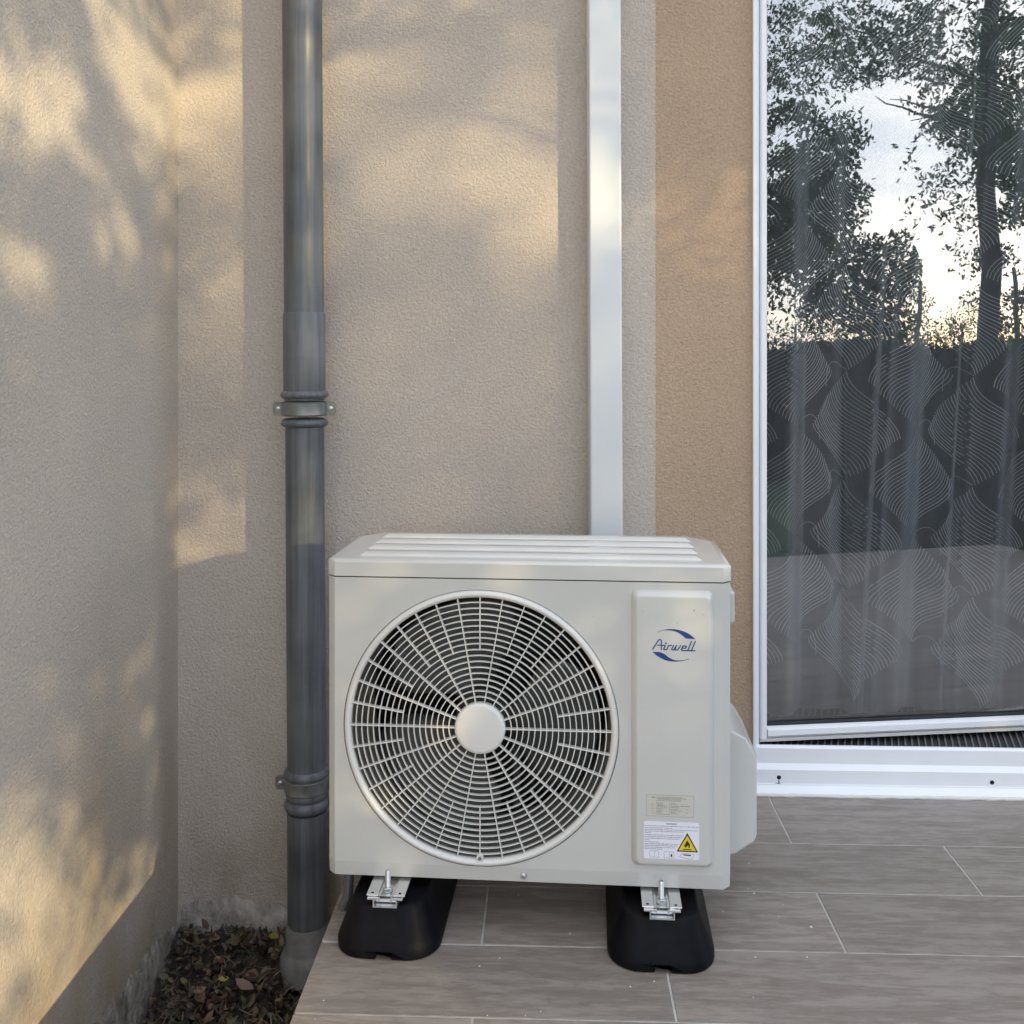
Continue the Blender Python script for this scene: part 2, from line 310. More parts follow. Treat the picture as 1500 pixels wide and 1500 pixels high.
def text_mesh(name, s, size, m, parent, loc, width=None, bold=0, align='LEFT', shear=0):
    cu = bpy.data.curves.new(name, 'FONT'); cu.body = s; cu.size = size; cu.align_x = align; cu.resolution_u = 2; cu.offset = bold; cu.shear = shear
    t = bpy.data.objects.new(name + '_tmp', cu); link(t)
    dg = bpy.context.evaluated_depsgraph_get(); me = bpy.data.meshes.new_from_object(t.evaluated_get(dg))
    bpy.data.objects.remove(t); me.name = name
    if width:
        xs = [v.co.x for v in me.vertices]; k = width / (max(xs) - min(xs))
        for v in me.vertices: v.co.x *= k
    for v in me.vertices: v.co = (v.co.x, 0, v.co.y)
    me.materials.clear(); me.materials.append(m)
    o = link(bpy.data.objects.new(name, me)); o.parent = parent; o.location = loc
    return o
def set_tint(me, cols):
    at = me.color_attributes.new('tint', 'FLOAT_COLOR', 'CORNER')
    at.data.foreach_set('color', np.asarray(cols, dtype=np.float32).ravel())

LX = -.929           # the side wall's face
# ------------------------------------------------------------------ setting: ground, terrace
g = bmesh.new(); vs = [g.verts.new(p) for p in ((-300, 30, -.47), (300, 30, -.47), (300, -300, -.47), (-300, -300, -.47))]; g.faces.new(vs)
tag(obj('lawn', g, M['lawn']), kind='structure')
def gz(y): return -.356 - .33 * min(abs(min(y, 0)), .25)
# soil bed: a lumpy sheet between the side wall and the terrace
NX, NY = 40, 90; V = []; F = []
for j in range(NY + 1):
    for i in range(NX + 1):
        x = LX - .05 + (.60) * i / NX; y = .03 - 2.4 * j / NY
        V.append((x, y, -.012 + gz(y) + .012 * math.sin(x * 31 + y * 12) + .008 * math.sin(y * 41 - x * 17) + random.uniform(-.004, .004) ))
for j in range(NY):
    for i in range(NX): a = j * (NX + 1) + i; F.append((a, a + 1, a + NX + 2, a + NX + 1))
tag(obj('soil_bed', (V, [], F), M['soil'], smooth=True, ang=80), kind='structure')

EDGE = -.413
terr = tag(obj('terrace', bx(EDGE + .003, 3.4, -2.53, -.02, -.5, -.0013), M['grout']), kind='structure')
rows = [(-.028, -.2771), (-.2809, -.4821), (-.4859, -.6861), (-.6899, -.8881)]
y = -.8919
while y > -2.45: rows.append((y, y - .2007)); y -= .2045
for ri, (y1, y0) in enumerate(rows):
    joint = .5275 if ri % 2 == 0 else .2025
    x = joint - .65 * 3
    while x < 3.4:
        a, b = max(x + .0019, EDGE), min(x + .6481, 3.4)
        if b - a > .02:
            t = obj('tile', bx(a, b, y0, y1, -.012, random.uniform(-.0002, .0003)), M['tile'], terr, bevel=.0012, seg=2)
        x += .65

# ------------------------------------------------------------------ walls
DX0, DX1, DZ0, DZ1 = .4985, 1.46, 0.0, 2.22         # opening of the glazed door
bw = tag(empty('house_wall', (0, 0, 0)), 'beige pink rendered wall behind the air conditioner and downpipe', 'wall')
bm = bmesh.new(); box(bm, LX - .3, .2605, 0, .2, -.6, 3.4)
obj('render', bm, M['wall'], bw)
bm = bmesh.new(); box(bm, .2605, DX0 - .002, .0005, .2, -.6, 3.4); box(bm, DX0 - .002, DX1, .0005, .2, DZ1, 3.4); box(bm, DX1, 1.75, .0005, .2, -.6, 3.4); box(bm, DX0 - .002, DX1, .0005, .2, -.6, -.002)
b_ = obj('painted_surround', bm, M['band'], bw); b_['label'] = 'orange brown render band around the glazed door'
obj('render', bx(1.75, 5.2, 0, .2, -.6, 3.4), M['wall'], bw)
# crumbled plaster along the foot of the wall
def footing(name, p0, p1, nrm, ztop, zbot, prot, n, m, parent, rough=.02):
    V = []; F = []; rows_ = 9
    d = Vector(p1) - Vector(p0); nv = Vector(nrm)
    ph = [random.uniform(0, 6) for _ in range(6)]
    for i in range(n + 1):
        t = i / n; s = t * d.length
        top = ztop + rough * (math.sin(s * 9 + ph[0]) * .5 + math.sin(s * 23 + ph[1]) * .35 + math.sin(s * 67 + ph[2]) * .25 + math.sin(s * 190 + ph[5]) * .12) + random.uniform(-.003, .003)
        for j in range(rows_ + 1):
            q = j / rows_; z = top + (zbot - top) * q
            pr = prot * (1 - math.exp(-q * 5)) * (1 + .18 * math.sin(s * 31 + z * 60 + ph[3]) + .14 * math.sin(s * 87 - z * 130 + ph[4])) + (random.uniform(-.0022, .0022) if j else -.002)
            p = Vector(p0) + d * t + nv * pr; V.append((p.x, p.y, z))
    for i in range(n):
        for j in range(rows_): a = i * (rows_ + 1) + j; F.append((a, a + 1, a + rows_ + 2, a + rows_ + 1))
    return obj(name, (V, [], F), m, parent, smooth=True, ang=50)
footing('crumbled_plaster', (LX, 0, 0), (-.40, 0, 0), (0, -1, 0), -.303, -.46, .012, 120, M['footing'], bw)
footing('cement_patch', (LX, 0, 0), (-.62, 0, 0), (0, -1, 0), -.345, -.47, .018, 90, M['cement'], bw, .02)

sw = tag(empty('side_wall', (LX, 0, 0)), 'rendered side wall on the left, dappled by sun and shade', 'wall')
o = obj('render', bx(-.3, 0, -2.6, 0, -.6, 3.4), M['sidewall'], sw)
footing('crumbled_plaster', (0, 0, 0), (0, -1.6, 0), (1, 0, 0), -.318, -.52, .012, 300, M['footing'], sw, .025)

# ------------------------------------------------------------------ downpipe
PX, PY = -.5745, -.112
dp = tag(empty('downpipe', (PX, PY, -.36)), 'dark grey round downpipe with clamps between the side wall and the air conditioner', 'downpipe')
dp.rotation_euler = (0, R(-.36), 0)
def lz(z): return z + .36
r = .0470
obj('pipe_section', lathe(bmesh.new(), [(r, lz(1.12)), (r, lz(3.3))]), M['pvc'], dp, smooth=True)
obj('pipe_section', lathe(bmesh.new(), [(r, lz(.955)), (r + .0025, lz(.96)), (r + .0028, lz(1.160)), (r + .0008, lz(1.164))]), M['pvc'], dp, smooth=True)
obj('pipe_section', lathe(bmesh.new(), [(r - .001, lz(.06)), (r - .001, lz(.90))]), M['pvc'], dp, smooth=True)
obj('pipe_section', lathe(bmesh.new(), [(r, lz(-.285)), (r + .001, lz(-.28)), (r, lz(-.02))]), M['pvc'], dp, smooth=True)
def torus_prof(r0, z, h, b): return [(r0 + b * math.sin(math.pi * i / 8) ** .6, z - h / 2 + h * i / 8) for i in range(9)]
for z, h, bb, rr in ((.969, .021, .011, r + .001), (.902, .021, .011, r), (.070, .026, .009, r), (.046, .024, .006, r), (-.003, .030, .009, r), (.021, .022, .005, r)):
    obj('collar', lathe(bmesh.new(), torus_prof(rr - .002, lz(z), h, bb)), M['pvc'], dp, smooth=True, ang=60)
for z, ears in ((.936, (-1, 1)), (.046, (-1, 1))):
    cl = obj('clamp', lathe(bmesh.new(), [(r + .004, lz(z - .0165)), (r + .0075, lz(z - .014)), (r + .0062, lz(z)), (r + .0075, lz(z + .014)), (r + .004, lz(z + .0165))]), M['dull'], dp, smooth=True, ang=50)
    for s in ears:
        x0, x1 = (r + .004), (r + .0285)
        pts = [(s * x0, lz(z - .0155)), (s * (x1 - .004), lz(z - .0165)), (s * x1, lz(z - .009)), (s * x1, lz(z + .009)), (s * (x1 - .004), lz(z + .0165)), (s * x0, lz(z + .0155))]
        obj('ear', prism(bmesh.new(), pts, -.004, .001), M['dull'], cl, bevel=.0006)
        obj('screw', lathe(bmesh.new(), [(.0, -.0085), (.0018, -.0085), (.0024, -.0075), (.0052, -.0068), (.0056, -.004)], (s * (x1 - .012), 0, lz(z)), 14, 'y'), M['zinc'], cl, smooth=True)
# small dent in the sleeve: a shallow pressed lip
obj('dent_lip', tube(bmesh.new(), [(-.008 + .017 * t, -(math.sqrt((r + .003) ** 2 - (-.008 + .017 * t) ** 2)) + .0006, lz(1.062 - .004 * t)) for t in [i / 8 for i in range(9)]], [.0003 + .0012 * math.sin(math.pi * i / 8) for i in range(9)], 6), M['pvc'], dp, smooth=True)
sk = obj('socket', lathe(bmesh.new(), [(r + .002, lz(-.286)), (r + .004, lz(-.29)), (r + .004, lz(-.345)), (r + .006, lz(-.35)), (r + .014, lz(-.354)), (r + .0185, lz(-.366)), (r + .019, lz(-.41))][::-1]), M['grey'], dp, smooth=True, ang=50)
sk['label'] = 'pale grey drain socket with flared collar'

# ------------------------------------------------------------------ white trunking
tk = tag(empty('cable_trunking', (.137, 0, .45)), 'white rectangular plastic trunking running up the wall behind the air conditioner', 'trunking')
tk.rotation_euler = (0, R(-.22), 0)
obj('base_rail', bx(-.0405, .0405, -.016, -.0005, 0, 3), M['duct'], tk, bevel=.001)
obj('cover', bx(-.039, .039, -.077, -.0165, 0, 3), M['duct'], tk, bevel=.006, seg=4)

# ------------------------------------------------------------------ glazed door
dr = tag(empty('glazed_door', (DX0, 0, 0)), 'white framed glazed door standing slightly open at the right', 'door')
def wx(x): return x - DX0
fr = bmesh.new()
box(fr, wx(.4965), wx(.5045), -.013, .07, .068, DZ1)
box(fr, wx(.505), wx(.5125), -.002, .07, .068, DZ1)
obj('frame', fr, M['frame'], dr, bevel=.0012)
obj('seal', bx(wx(.5127), wx(.5155), .006, .05, .105, DZ1 - .05), M['groove'], dr)
obj('frame', bx(wx(1.41), wx(DX1), -.013, .07, .10, DZ1), M['frame'], dr, bevel=.001)
obj('frame', bx(wx(.513), wx(1.409), -.0135, .07, DZ1 - .05, DZ1 + .001), M['frame'], dr, bevel=.001)
th = bmesh.new()
prof = [(-.040, .0005), (-.040, .006), (-.024, .019), (-.0235, .0225), (-.022, .0225), (-.022, .056), (-.0105, .0675), (-.0105, .104), (-.006, .109), (.001, .109), (.002, .107), (.002, .088), (.075, .088), (.075, .0005)]
prism(th, prof, wx(.4925), wx(DX1), 'x')
ts = obj('threshold', th, M['frame'], dr, bevel=.001)
for hx, hz in ((.5565, .0375), (1.0655, .033)):
    obj('drain_hole', lathe(bmesh.new(), [(0, -.0228), (.0038, -.0228), (.0052, -.0225), (.0052, -.021)], (wx(hx), 0, hz), 16, 'y'), M['hole'], dr)
obj('smudge', prism(bmesh.new(), [(wx(.547), .0225), (wx(.552), .0245), (wx(.5545), .0235), (wx(.5555), .031), (wx(.5575), .031), (wx(.5575), .024), (wx(.561), .0236), (wx(.559), .0225)], -.0227, -.0221), M['mud'], dr)
# uneven sealant bead at the foot of the sill
n = 70; pts = [(wx(.495 + (DX1 - .5) * i / n), -.0415 - random.uniform(0, .003), .0025) for i in range(n + 1)]
obj('sealant', tube(bmesh.new(), pts, [.0035 + random.uniform(0, .0022) for _ in pts], 6), M['caulk'], dr, smooth=True, ang=80)
# the sash turns on its left edge, 8.8 degrees into the room
sash = empty('sash', (wx(.5155), .004, 0)); sash.parent = dr; sash.rotation_euler = (0, 0, R(8.6))
SW, SZ0, SZ1 = .86, .1208, DZ1 - .053
def stile_prof(pts, a, b, ax): return prism(bmesh.new(), pts, a, b, ax)
obj('stile', prism(bmesh.new(), [(0, 0), (.004, -.006), (.016, -.006), (.0185, .008), (.0185, .05), (0, .05)], SZ0 + .0005, SZ1, 'z'), M['frame'], sash, bevel=.0006)
obj('stile', bx(SW - .04, SW, -.006, .05, SZ0, SZ1), M['frame'], sash, bevel=.001)
obj('bottom_rail', prism(bmesh.new(), [(0, SZ0 + .002), (-.006, SZ0 + .008), (-.006, SZ0 + .022), (.006, SZ0 + .027), (.05, SZ0 + .027), (.05, SZ0)], .0188, SW - .0405, 'x'), M['frame'], sash, bevel=.0006)
obj('drip_rail', bx(.002, SW - .002, .0025, .048, SZ0 - .009, SZ0 - .0005), M['caulk'], sash, bevel=.0006)
obj('top_rail', bx(.0188, SW - .0405, -.006, .05, SZ1 - .03, SZ1), M['frame'], sash, bevel=.001)
gs = bmesh.new(); z0 = SZ0 + .0275
box(gs, .019, SW - .041, .010, .018, z0, z0 + .006); box(gs, .019, .0225, .010, .018, z0 + .006, SZ1 - .03); box(gs, SW - .0445, SW - .041, .010, .018, z0 + .006, SZ1 - .03)
obj('gasket', gs, M['gasket'], sash)
obj('glass', bx(.0192, SW - .0412, .0185, .0225, z0 + .001, SZ1 - .0305), M['glass'], sash)
sp = bmesh.new(); box(sp, .020, SW - .042, .026, .032, z0 + .001, z0 + .013)
obj('spacer', sp, M['gasket'], sash)
# ribbed mat and room behind the glass
dm = tag(empty('door_mat', (.53, .0045, .0885)), 'dark ribbed mat just inside the open glazed door', 'door mat')
obj('backing', bx(0, .86, 0, .62, 0, .008), M['mat_dark'], dm)
rb = obj('rib', prism(bmesh.new(), [(0, 0), (.004, 0), (.194, .62), (.190, .62)], .0085, .013, 'z'), mat('mat_rib', (.13, .13, .132), .85), dm)
for i in range(1, 53):
    c = copy_into(rb, dm); c.location.x = i * .0165 - .19
room = tag(empty('room', (0, 0, 0)), kind='structure')
obj('room_floor', bx(-.8, 3.2, .21, 3.4, .0, .084), M['roomfloor'], room); obj('room_floor', bx(DX0, DX1, .076, .2095, .0, .084), M['roomfloor'], room)
obj('room_back_wall', bx(-.8, 3.2, 3.4, 3.5, 0, 2.8), M['room'], room); obj('room_side_wall', bx(-.9, -.8, .21, 3.5, 0, 2.8), M['room'], room)
obj('room_side_wall', bx(3.2, 3.3, .21, 3.5, 0, 2.8), M['room'], room); obj('room_ceiling', bx(-.9, 3.3, .21, 3.5, 2.8, 2.9), M['room'], room)

# sheer curtain with folds, embroidered with stacked wave motifs
CX0, CX1, CZ0, CZ1 = .44, 1.85, .10, 2.5
def fold(x, z):
    k = x + .055 * (1.5 - z) * (1 if x > .8 else .3)
    f = .034 * math.sin(2 * math.pi * (k - .70) / .285) + .015 * math.sin(2 * math.pi * k / .117 + 1.1)
    sh = math.exp(-((k - .915) / .013) ** 2) * .030 + math.exp(-((k - 1.135) / .011) ** 2) * .028 + math.exp(-((k - .70) / .016) ** 2) * .012
    return .262 + f + sh
cu = tag(empty('sheer_curtain', (0, 0, 0)), 'sheer grey curtain with white wavy line embroidery behind the glazed door', 'curtain')
NX, NZ = 420, 30; V = []; F = []
for j in range(NZ + 1):
    for i in range(NX + 1):
        x = CX0 + (CX1 - CX0) * i / NX; z = CZ0 + (CZ1 - CZ0) * j / NZ; V.append((x, fold(x, z), z))
for j in range(NZ):
    for i in range(NX): a = j * (NX + 1) + i; F.append((a, a + 1, a + NX + 2, a + NX + 1))
obj('fabric', (V, [], F), M['sheer'], cu, smooth=True, ang=180)
V = []; F = []
def ribbon(pl, wd):
    b = len(V); pl = [(x + .014 * math.sin(2 * math.pi * (x - .62) / .285) + .006 * math.sin(x * 41 + z * 5) + .05 * (1.15 - z) * max(0, x - .85), z + .008 * math.sin(x * 9 + 1) + .004 * math.sin(x * 37)) for x, z in pl]
    for i, (x, z) in enumerate(pl):
        x0, z0 = pl[max(i - 1, 0)]; x1, z1 = pl[min(i + 1, len(pl) - 1)]
        dx, dz = x1 - x0, z1 - z0; l = math.hypot(dx, dz) or 1; nx_, nz_ = -dz / l * wd / 2, dx / l * wd / 2
        for s in (-1, 1): V.append((x + s * nx_, fold(x + s * nx_, z) - .0016, z + s * nz_))
    for i in range(len(pl) - 1): a = b + 2 * i; F.append((a, a + 1, a + 3, a + 2))
def bez(p, q, r_, s, t):
    u = 1 - t; return tuple(u ** 3 * p[k] + 3 * u * u * t * q[k] + 3 * u * t * t * r_[k] + t ** 3 * s[k] for k in (0, 1))
PIT, COL = .293, .1605
for c in range(-1, 9):
    cx = .655 + c * COL; mir = 1 if c % 2 == 0 else -1
    for k in range(-1, 9):
        zt = .87 + (k - 3) * PIT + (PIT / 2 if c % 2 else 0)        # upper node of this bulb
        zb = zt - PIT; hw = .122
        T, B = (0, zt), (0, zb); Lp = (-hw, zb + PIT * .40); Rp = (hw, zb + PIT * .48)
        NL = 22
        for i in range(NL):
            s = (i + .3) / NL; pl = []
            for q in range(15):
                t = q / 14
                a = bez(Lp, (-hw * .95, zb + PIT * .62), (-.012, zt - .085), T, t)
                b2 = bez(B, (.008, zb + .075), (hw * .98, zb + PIT * .30), Rp, t)
                x = a[0] * (1 - s) + b2[0] * s; z = a[1] * (1 - s) + b2[1] * s
                pl.append((cx + mir * x, z))
            # hairpin at either end
            for end, dirn in ((0, 1), (-1, -1)):
                pass
            if all(CX0 + .01 < p[0] < CX1 - .01 and CZ0 + .01 < p[1] < CZ1 - .01 for p in pl): ribbon(pl, .0014 if i % 2 else .0019)
        # thin tendril linking neighbouring bulbs
        pl = [(cx + mir * (.0 + .062 * math.sin(t * math.pi * .5)), zb + .002 + .03 * math.sin(t * math.pi) - .05 * t * t) for t in [i / 12 for i in range(13)]]
        if all(CX0 + .01 < p[0] < CX1 - .01 and CZ0 + .01 < p[1] < CZ1 - .01 for p in pl): ribbon(pl, .0011)
tag(obj('embroidery', (V, [], F), M['thread'], cu), kind='stuff')

# ------------------------------------------------------------------ air conditioner
ac = tag(empty('air_conditioner', (-.0422, -.679, 0), R(-2.42)), 'cream white outdoor air conditioning unit with round fan grille on two black supports', 'air conditioner')
W2, DEP, ZB, ZT = .3655, .295, .109, .656
FX, FZ, FR = -.084, .3856, .2385
CH = .0135
# front panel with a round opening
bm = bmesh.new(); x0, x1, z0, z1 = -W2 + CH, W2 - CH, ZB + .026, ZT
angs = sorted(set([2 * math.pi * i / 120 for i in range(120)] + [math.atan2(zz - FZ, xx - FX) % (2 * math.pi) for xx in (x0, x1) for zz in (z0, z1)]))
inner, outer, back = [], [], []
RO = .2515
for a in angs:
    c_, s_ = math.cos(a), math.sin(a)
    t = min([(x1 - FX) / c_ if c_ > 1e-9 else 1e9, (x0 - FX) / c_ if c_ < -1e-9 else 1e9, (z1 - FZ) / s_ if s_ > 1e-9 else 1e9, (z0 - FZ) / s_ if s_ < -1e-9 else 1e9])
    inner.append(bm.verts.new((FX + RO * c_, 0, FZ + RO * s_))); outer.append(bm.verts.new((FX + t * c_, 0, FZ + t * s_))); back.append(bm.verts.new((FX + RO * c_, .006, FZ + RO * s_)))
n = len(angs)
for i in range(n):
    j = (i + 1) % n; bm.faces.new((inner[i], outer[i], outer[j], inner[j])); bm.faces.new((back[i], inner[i], inner[j], back[j]))
obj('front_panel', bm, M['casing'], ac)
# casing sides: chamfered corners, folded foot of the front panel
bm = bmesh.new()
pl = [(-W2 + CH, 0), (-W2, CH), (-W2, DEP - .03), (-W2 + .03, DEP), (W2 - .03, DEP), (W2, DEP - .03), (W2, CH), (W2 - CH, 0)]
lo = [bm.verts.new((a, b, ZB + .026)) for a, b in pl]; hi = [bm.verts.new((a, b, ZT)) for a, b in pl]
bt = [bm.verts.new((a * (1 if abs(b) > .001 else 1), b + (.0035 if b < .02 else 0), ZB)) for a, b in pl]
for i in range(7): bm.faces.new((lo[i], lo[i + 1], hi[i + 1], hi[i])); bm.faces.new((bt[i], bt[i + 1], lo[i + 1], lo[i]))
bm.faces.new((bt[7], bt[0], lo[0], lo[7])); bm.faces.new(bt)
obj('casing', bm, M['casing'], ac)
# lid
def plan(g, d=0): return [(-W2 + CH - d * .4, -g), (-W2 - g, CH - d * .4), (-W2 - g, DEP - .06), (-W2 + .055, DEP + g), (W2 - .055, DEP + g), (W2 + g, DEP - .06), (W2 + g, CH - d * .4), (W2 - CH + d * .4, -g)]
loops = []
for g_, z in ((.0012, ZT + .0022), (.0014, ZT + .028), (-.0002, ZT + .0305), (-.004, ZT + .0325), (-.012, ZT + .0330)):
    loops.append([(a, b, z) for a, b in plan(g_)])
lid = obj('lid', loft(bmesh.new(), loops), M['lid'], ac, smooth=True, ang=30)
ZL = ZT + .033
for yc, hw in ((.052, .016), (.118, .015), (.180, .014), (.240, .013)):
    xl, xr = -.317 + yc * .02, .322 - yc * .02
    loops = []
    for g_, z in ((0, ZL - .0005), (.0055, ZL + .0055), (.0068, ZL + .0062)):
        loops.append([(a, b, z) for a, b in ((xl + g_ * 2.2, yc - hw + g_), (xr - g_ * 2.2, yc - hw + g_), (xr - .004 - g_ * 1.5, yc + hw - g_), (xl + .004 + g_ * 1.5, yc + hw - g_))])
    obj('lid_rib', loft(bmesh.new(), loops), M['lid'], lid, smooth=True, ang=50)
obj('lid_gap_shade', prism(bmesh.new(), [(a, b) for a, b in plan(-.003)], ZT + .0001, ZT + .0021, 'z'), M['hole'], ac)  # solid near-black strip standing in for the shade under the lid's edge
# raised service panel
sx0, sx1, sz0, sz1 = .1893, .3340, .150, .6435
loops = []
for g_, yy in ((0, -.0004), (.001, -.003), (.0075, -.0125), (.0095, -.0138), (.0115, -.0140)):
    loops.append([(a, yy, b) for a, b in rrect(sx0 + g_, sx1 - g_, sz0 + g_, sz1 - g_, .012 - g_ * .5)])
bm = bmesh.new(); loft(bm, loops, cap=False); bm.verts.ensure_lookup_table(); nn = len(loops[0]); bm.faces.new(list(bm.verts)[-nn:])
sp_ = obj('service_panel', bm, M['casing'], ac, smooth=True, ang=28)
YP = -.0140
# louvre-free corner crease beside the service panel
# moulded dots
for dx, dz in ((-.2665, .602), (.121, .594)):
    obj('dimple', lathe(bmesh.new(), [(0, -.0012), (.0011, -.0010), (.0018, .0002)], (dx, 0, dz), 10, 'y'), M['casing'], ac, smooth=True)
for dx, dz in ((.2095, .6085), (.3155, .6045)):
    obj('dimple', lathe(bmesh.new(), [(0, YP - .0012), (.0011, YP - .0010), (.0018, YP + .0002)], (dx, 0, dz), 10, 'y'), M['casing'], sp_, smooth=True)
# fan grille
gr = obj('fan_grille', lathe(bmesh.new(), [(RO - .0008, .0045), (RO - .0012, .001), (RO - .003, -.0025), (.2455, -.0052), (.2425, -.0055), (.2395, -.0035), (.2372, .001), (.2368, .012), (.239, .014), (RO - .001, .012)], (FX, 0, FZ), 144, 'y', False), M['grille'], ac, smooth=True, ang=50)
def ring_bm(r0, wd, ya, yb, n=112):
    return lathe(bmesh.new(), [(r0 - wd / 2, ya), (r0 + wd / 2, ya), (r0 + wd / 2 * .8, yb), (r0 - wd / 2 * .8, yb), (r0 - wd / 2, ya)], (FX, 0, FZ), n, 'y', False)
HUB, PITCH = .0463, .01072
for k in range(1, 18):
    obj('grille_ring', ring_bm(HUB + PITCH * k, .0017, -.0005, .0058, 96), M['grille'], gr)
def spoke(a, r0, r1):
    bm = bmesh.new(); box(bm, r0, r1, -.0018, .0085, -.00085, .00085)
    bmesh.ops.rotate(bm, verts=bm.verts, cent=(0, 0, 0), matrix=Matrix.Rotation(-a, 3, 'Y')); bmesh.ops.translate(bm, verts=bm.verts, vec=(FX, 0, FZ))
    return obj('grille_spoke', bm, M['grille'], gr)
for i in range(36):
    a = R(10 * i); spoke(a, (HUB - .003) if i % 2 == 0 else HUB + PITCH * 9.0 - .001, .2385)
obj('hub_cap', lathe(bmesh.new(), [(0, -.0062), (HUB - .008, -.0062), (HUB - .0045, -.0058), (HUB - .001, -.0035), (HUB, -.001), (HUB, .010)], (FX, 0, FZ), 64, 'y'), M['grille'], gr, smooth=True, ang=50)
sc = obj('screw', lathe(bmesh.new(), [(.0, -.0060), (.0028, -.0062), (.0034, -.0052), (.0034, 0)], (FX, 0, FZ - .2345), 14, 'y'), M['dull'], gr, smooth=True)
obj('screw_boss', lathe(bmesh.new(), [(.0036, -.0050), (.0062, -.0056), (.0068, -.004), (.0068, .004)], (FX, 0, FZ - .2345), 20, 'y', False), M['grille'], gr, smooth=True)
obj('screw', lathe(bmesh.new(), [(.0, -.0042), (.0016, -.0042), (.0022, -.0034), (.0055, -.0026), (.0064, .001)], (.0, 0, ZB + .0125), 16, 'y'), M['zinc'], ac, smooth=True).location = (-.0045, .0012, 0)
# inside: shroud, fan, coil, motor brackets
obj('shroud', lathe(bmesh.new(), [(.2405, .0125), (.2350, .05), (.2300, .12), (.2300, .17)], (FX, 0, FZ), 96, 'y', False), M['shroud'], ac, smooth=True)
obj('baffle', bx(W2 - .21, W2 - .205, .02, DEP - .01, ZB + .01, ZT - .01), M['coil'], ac)
co = obj('coil', bx(-W2 + .02, W2 - .21, DEP - .045, DEP - .02, ZB + .02, ZT - .02), M['coil'], ac)
fb = mat('coil_tube', (.05, .05, .052), .45, .5)
cb0 = obj('coil_tube', bx(-W2 + .02, W2 - .212, DEP - .0475, DEP - .0452, ZB + .04, ZB + .0418), fb, co)
for i in range(1, 20): copy_into(cb0, co).location.z = i * .0254
for bxx in (-.060, .045):
    obj('motor_bracket', bx(FX + bxx, FX + bxx + .014, .19, .205, ZB + .02, ZT - .01), M['blade'], ac)
fan = empty('fan', (FX, .075, FZ)); fan.parent = ac
obj('fan_hub', lathe(bmesh.new(), [(0, -.025), (.040, -.022), (.052, -.012), (.055, .05)], (0, 0, 0), 40, 'y'), M['blade'], fan, smooth=True)
for b in range(3):
    V = []; F = []; nu, nv = 16, 14
    for i in range(nu + 1):
        q = i / nu; r_ = .048 + .170 * q
        a0 = R(120 * b + 107) - q * R(10) + R(14) * math.sin(q * 2.2); span = R(62) + R(36) * math.sin(q * 2.4) - R(26) * q ** 6
        for j in range(nv + 1):
            t = j / nv - .5; a = a0 + span * t
            V.append((r_ * math.cos(a), .030 * -t * 2 * (.6 + .4 * q) + .012 * (t * t * 4), r_ * math.sin(a)))
    for i in range(nu):
        for j in range(nv): a = i * (nv + 1) + j; F.append((a, a + 1, a + nv + 2, a + nv + 1))
    o = obj('fan_blade', (V, [], F), M['blade'], fan, smooth=True, ang=60); s = o.modifiers.new('thick', 'SOLIDIFY'); s.thickness = .003
# valve cover and side handle
vc = [(.360, .128), (.385, .133), (.421, .158), (.4245, .170), (.4245, .316), (.405, .350), (.372, .367), (.360, .367)]
bm = bmesh.new(); prism(bm, vc, .085, .275)
obj('valve_cover', bm, M['casing'], ac, bevel=.005, seg=3)
bm = bmesh.new(); loft(bm, [[(x, yv, z) for x, z in vv] for yv, vv in ((.100, [(.424, .322), (.407, .353), (.38, .367), (.37, .345), (.40, .330)]),)], cap=False) if False else None
bm.free()
obj('side_handle', bx(.362, .3835, .08, .18, .563, .624), M['casing'], ac, bevel=.006, seg=4)

# maker's logo: strokes and two leaf-shaped swooshes, traced in panel units
LS = .0000985; LCX, LCZ = (690 - 690) , 0
cx_l = .2630; cz_l = .5475
def lp(x, y): return (cx_l + (x - 690) * LS, cz_l - (y - 568) * LS)
logo = empty('logo', (0, 0, 0)); logo.parent = sp_
YL = YP - .0002
def flat_poly(name, pts, m, parent, y=YL, th_=.0002):
    bm = bmesh.new(); prism(bm, pts, y - th_, y); bmesh.ops.triangulate(bm, faces=[f for f in bm.faces if len(f.verts) > 4]); return obj(name, bm, m, parent)
def catm(p, n=8):
    o_ = []
    for i in range(len(p) - 1):
        p0, p1, p2, p3 = p[max(i - 1, 0)], p[i], p[i + 1], p[min(i + 2, len(p) - 1)]
        for k in range(n):
            t = k / n; o_.append(tuple(.5 * (2 * p1[c] + (p2[c] - p0[c]) * t + (2 * p0[c] - 5 * p1[c] + 4 * p2[c] - p3[c]) * t * t + (3 * p1[c] - p0[c] - 3 * p2[c] + p3[c]) * t ** 3) for c in (0, 1)))
    return o_ + [p[-1]]
up = catm([(400, 332), (500, 292), (620, 272), (740, 276), (860, 305), (970, 355), (1078, 440)]) + catm([(1078, 440), (1000, 440), (915, 434), (860, 395), (790, 345), (700, 308), (590, 295), (500, 298), (404, 337)])[1:]
dn = catm([(308, 690), (380, 690), (450, 692), (530, 728), (600, 780), (690, 822), (780, 834), (880, 822), (962, 800)]) + catm([(966, 806), (880, 832), (790, 850), (680, 855), (560, 838), (430, 780), (308, 690)])[:-1]
flat_poly('swoosh', [lp(*p) for p in up], M['blue'], logo); flat_poly('swoosh', [lp(*p) for p in dn], M['blue'], logo)
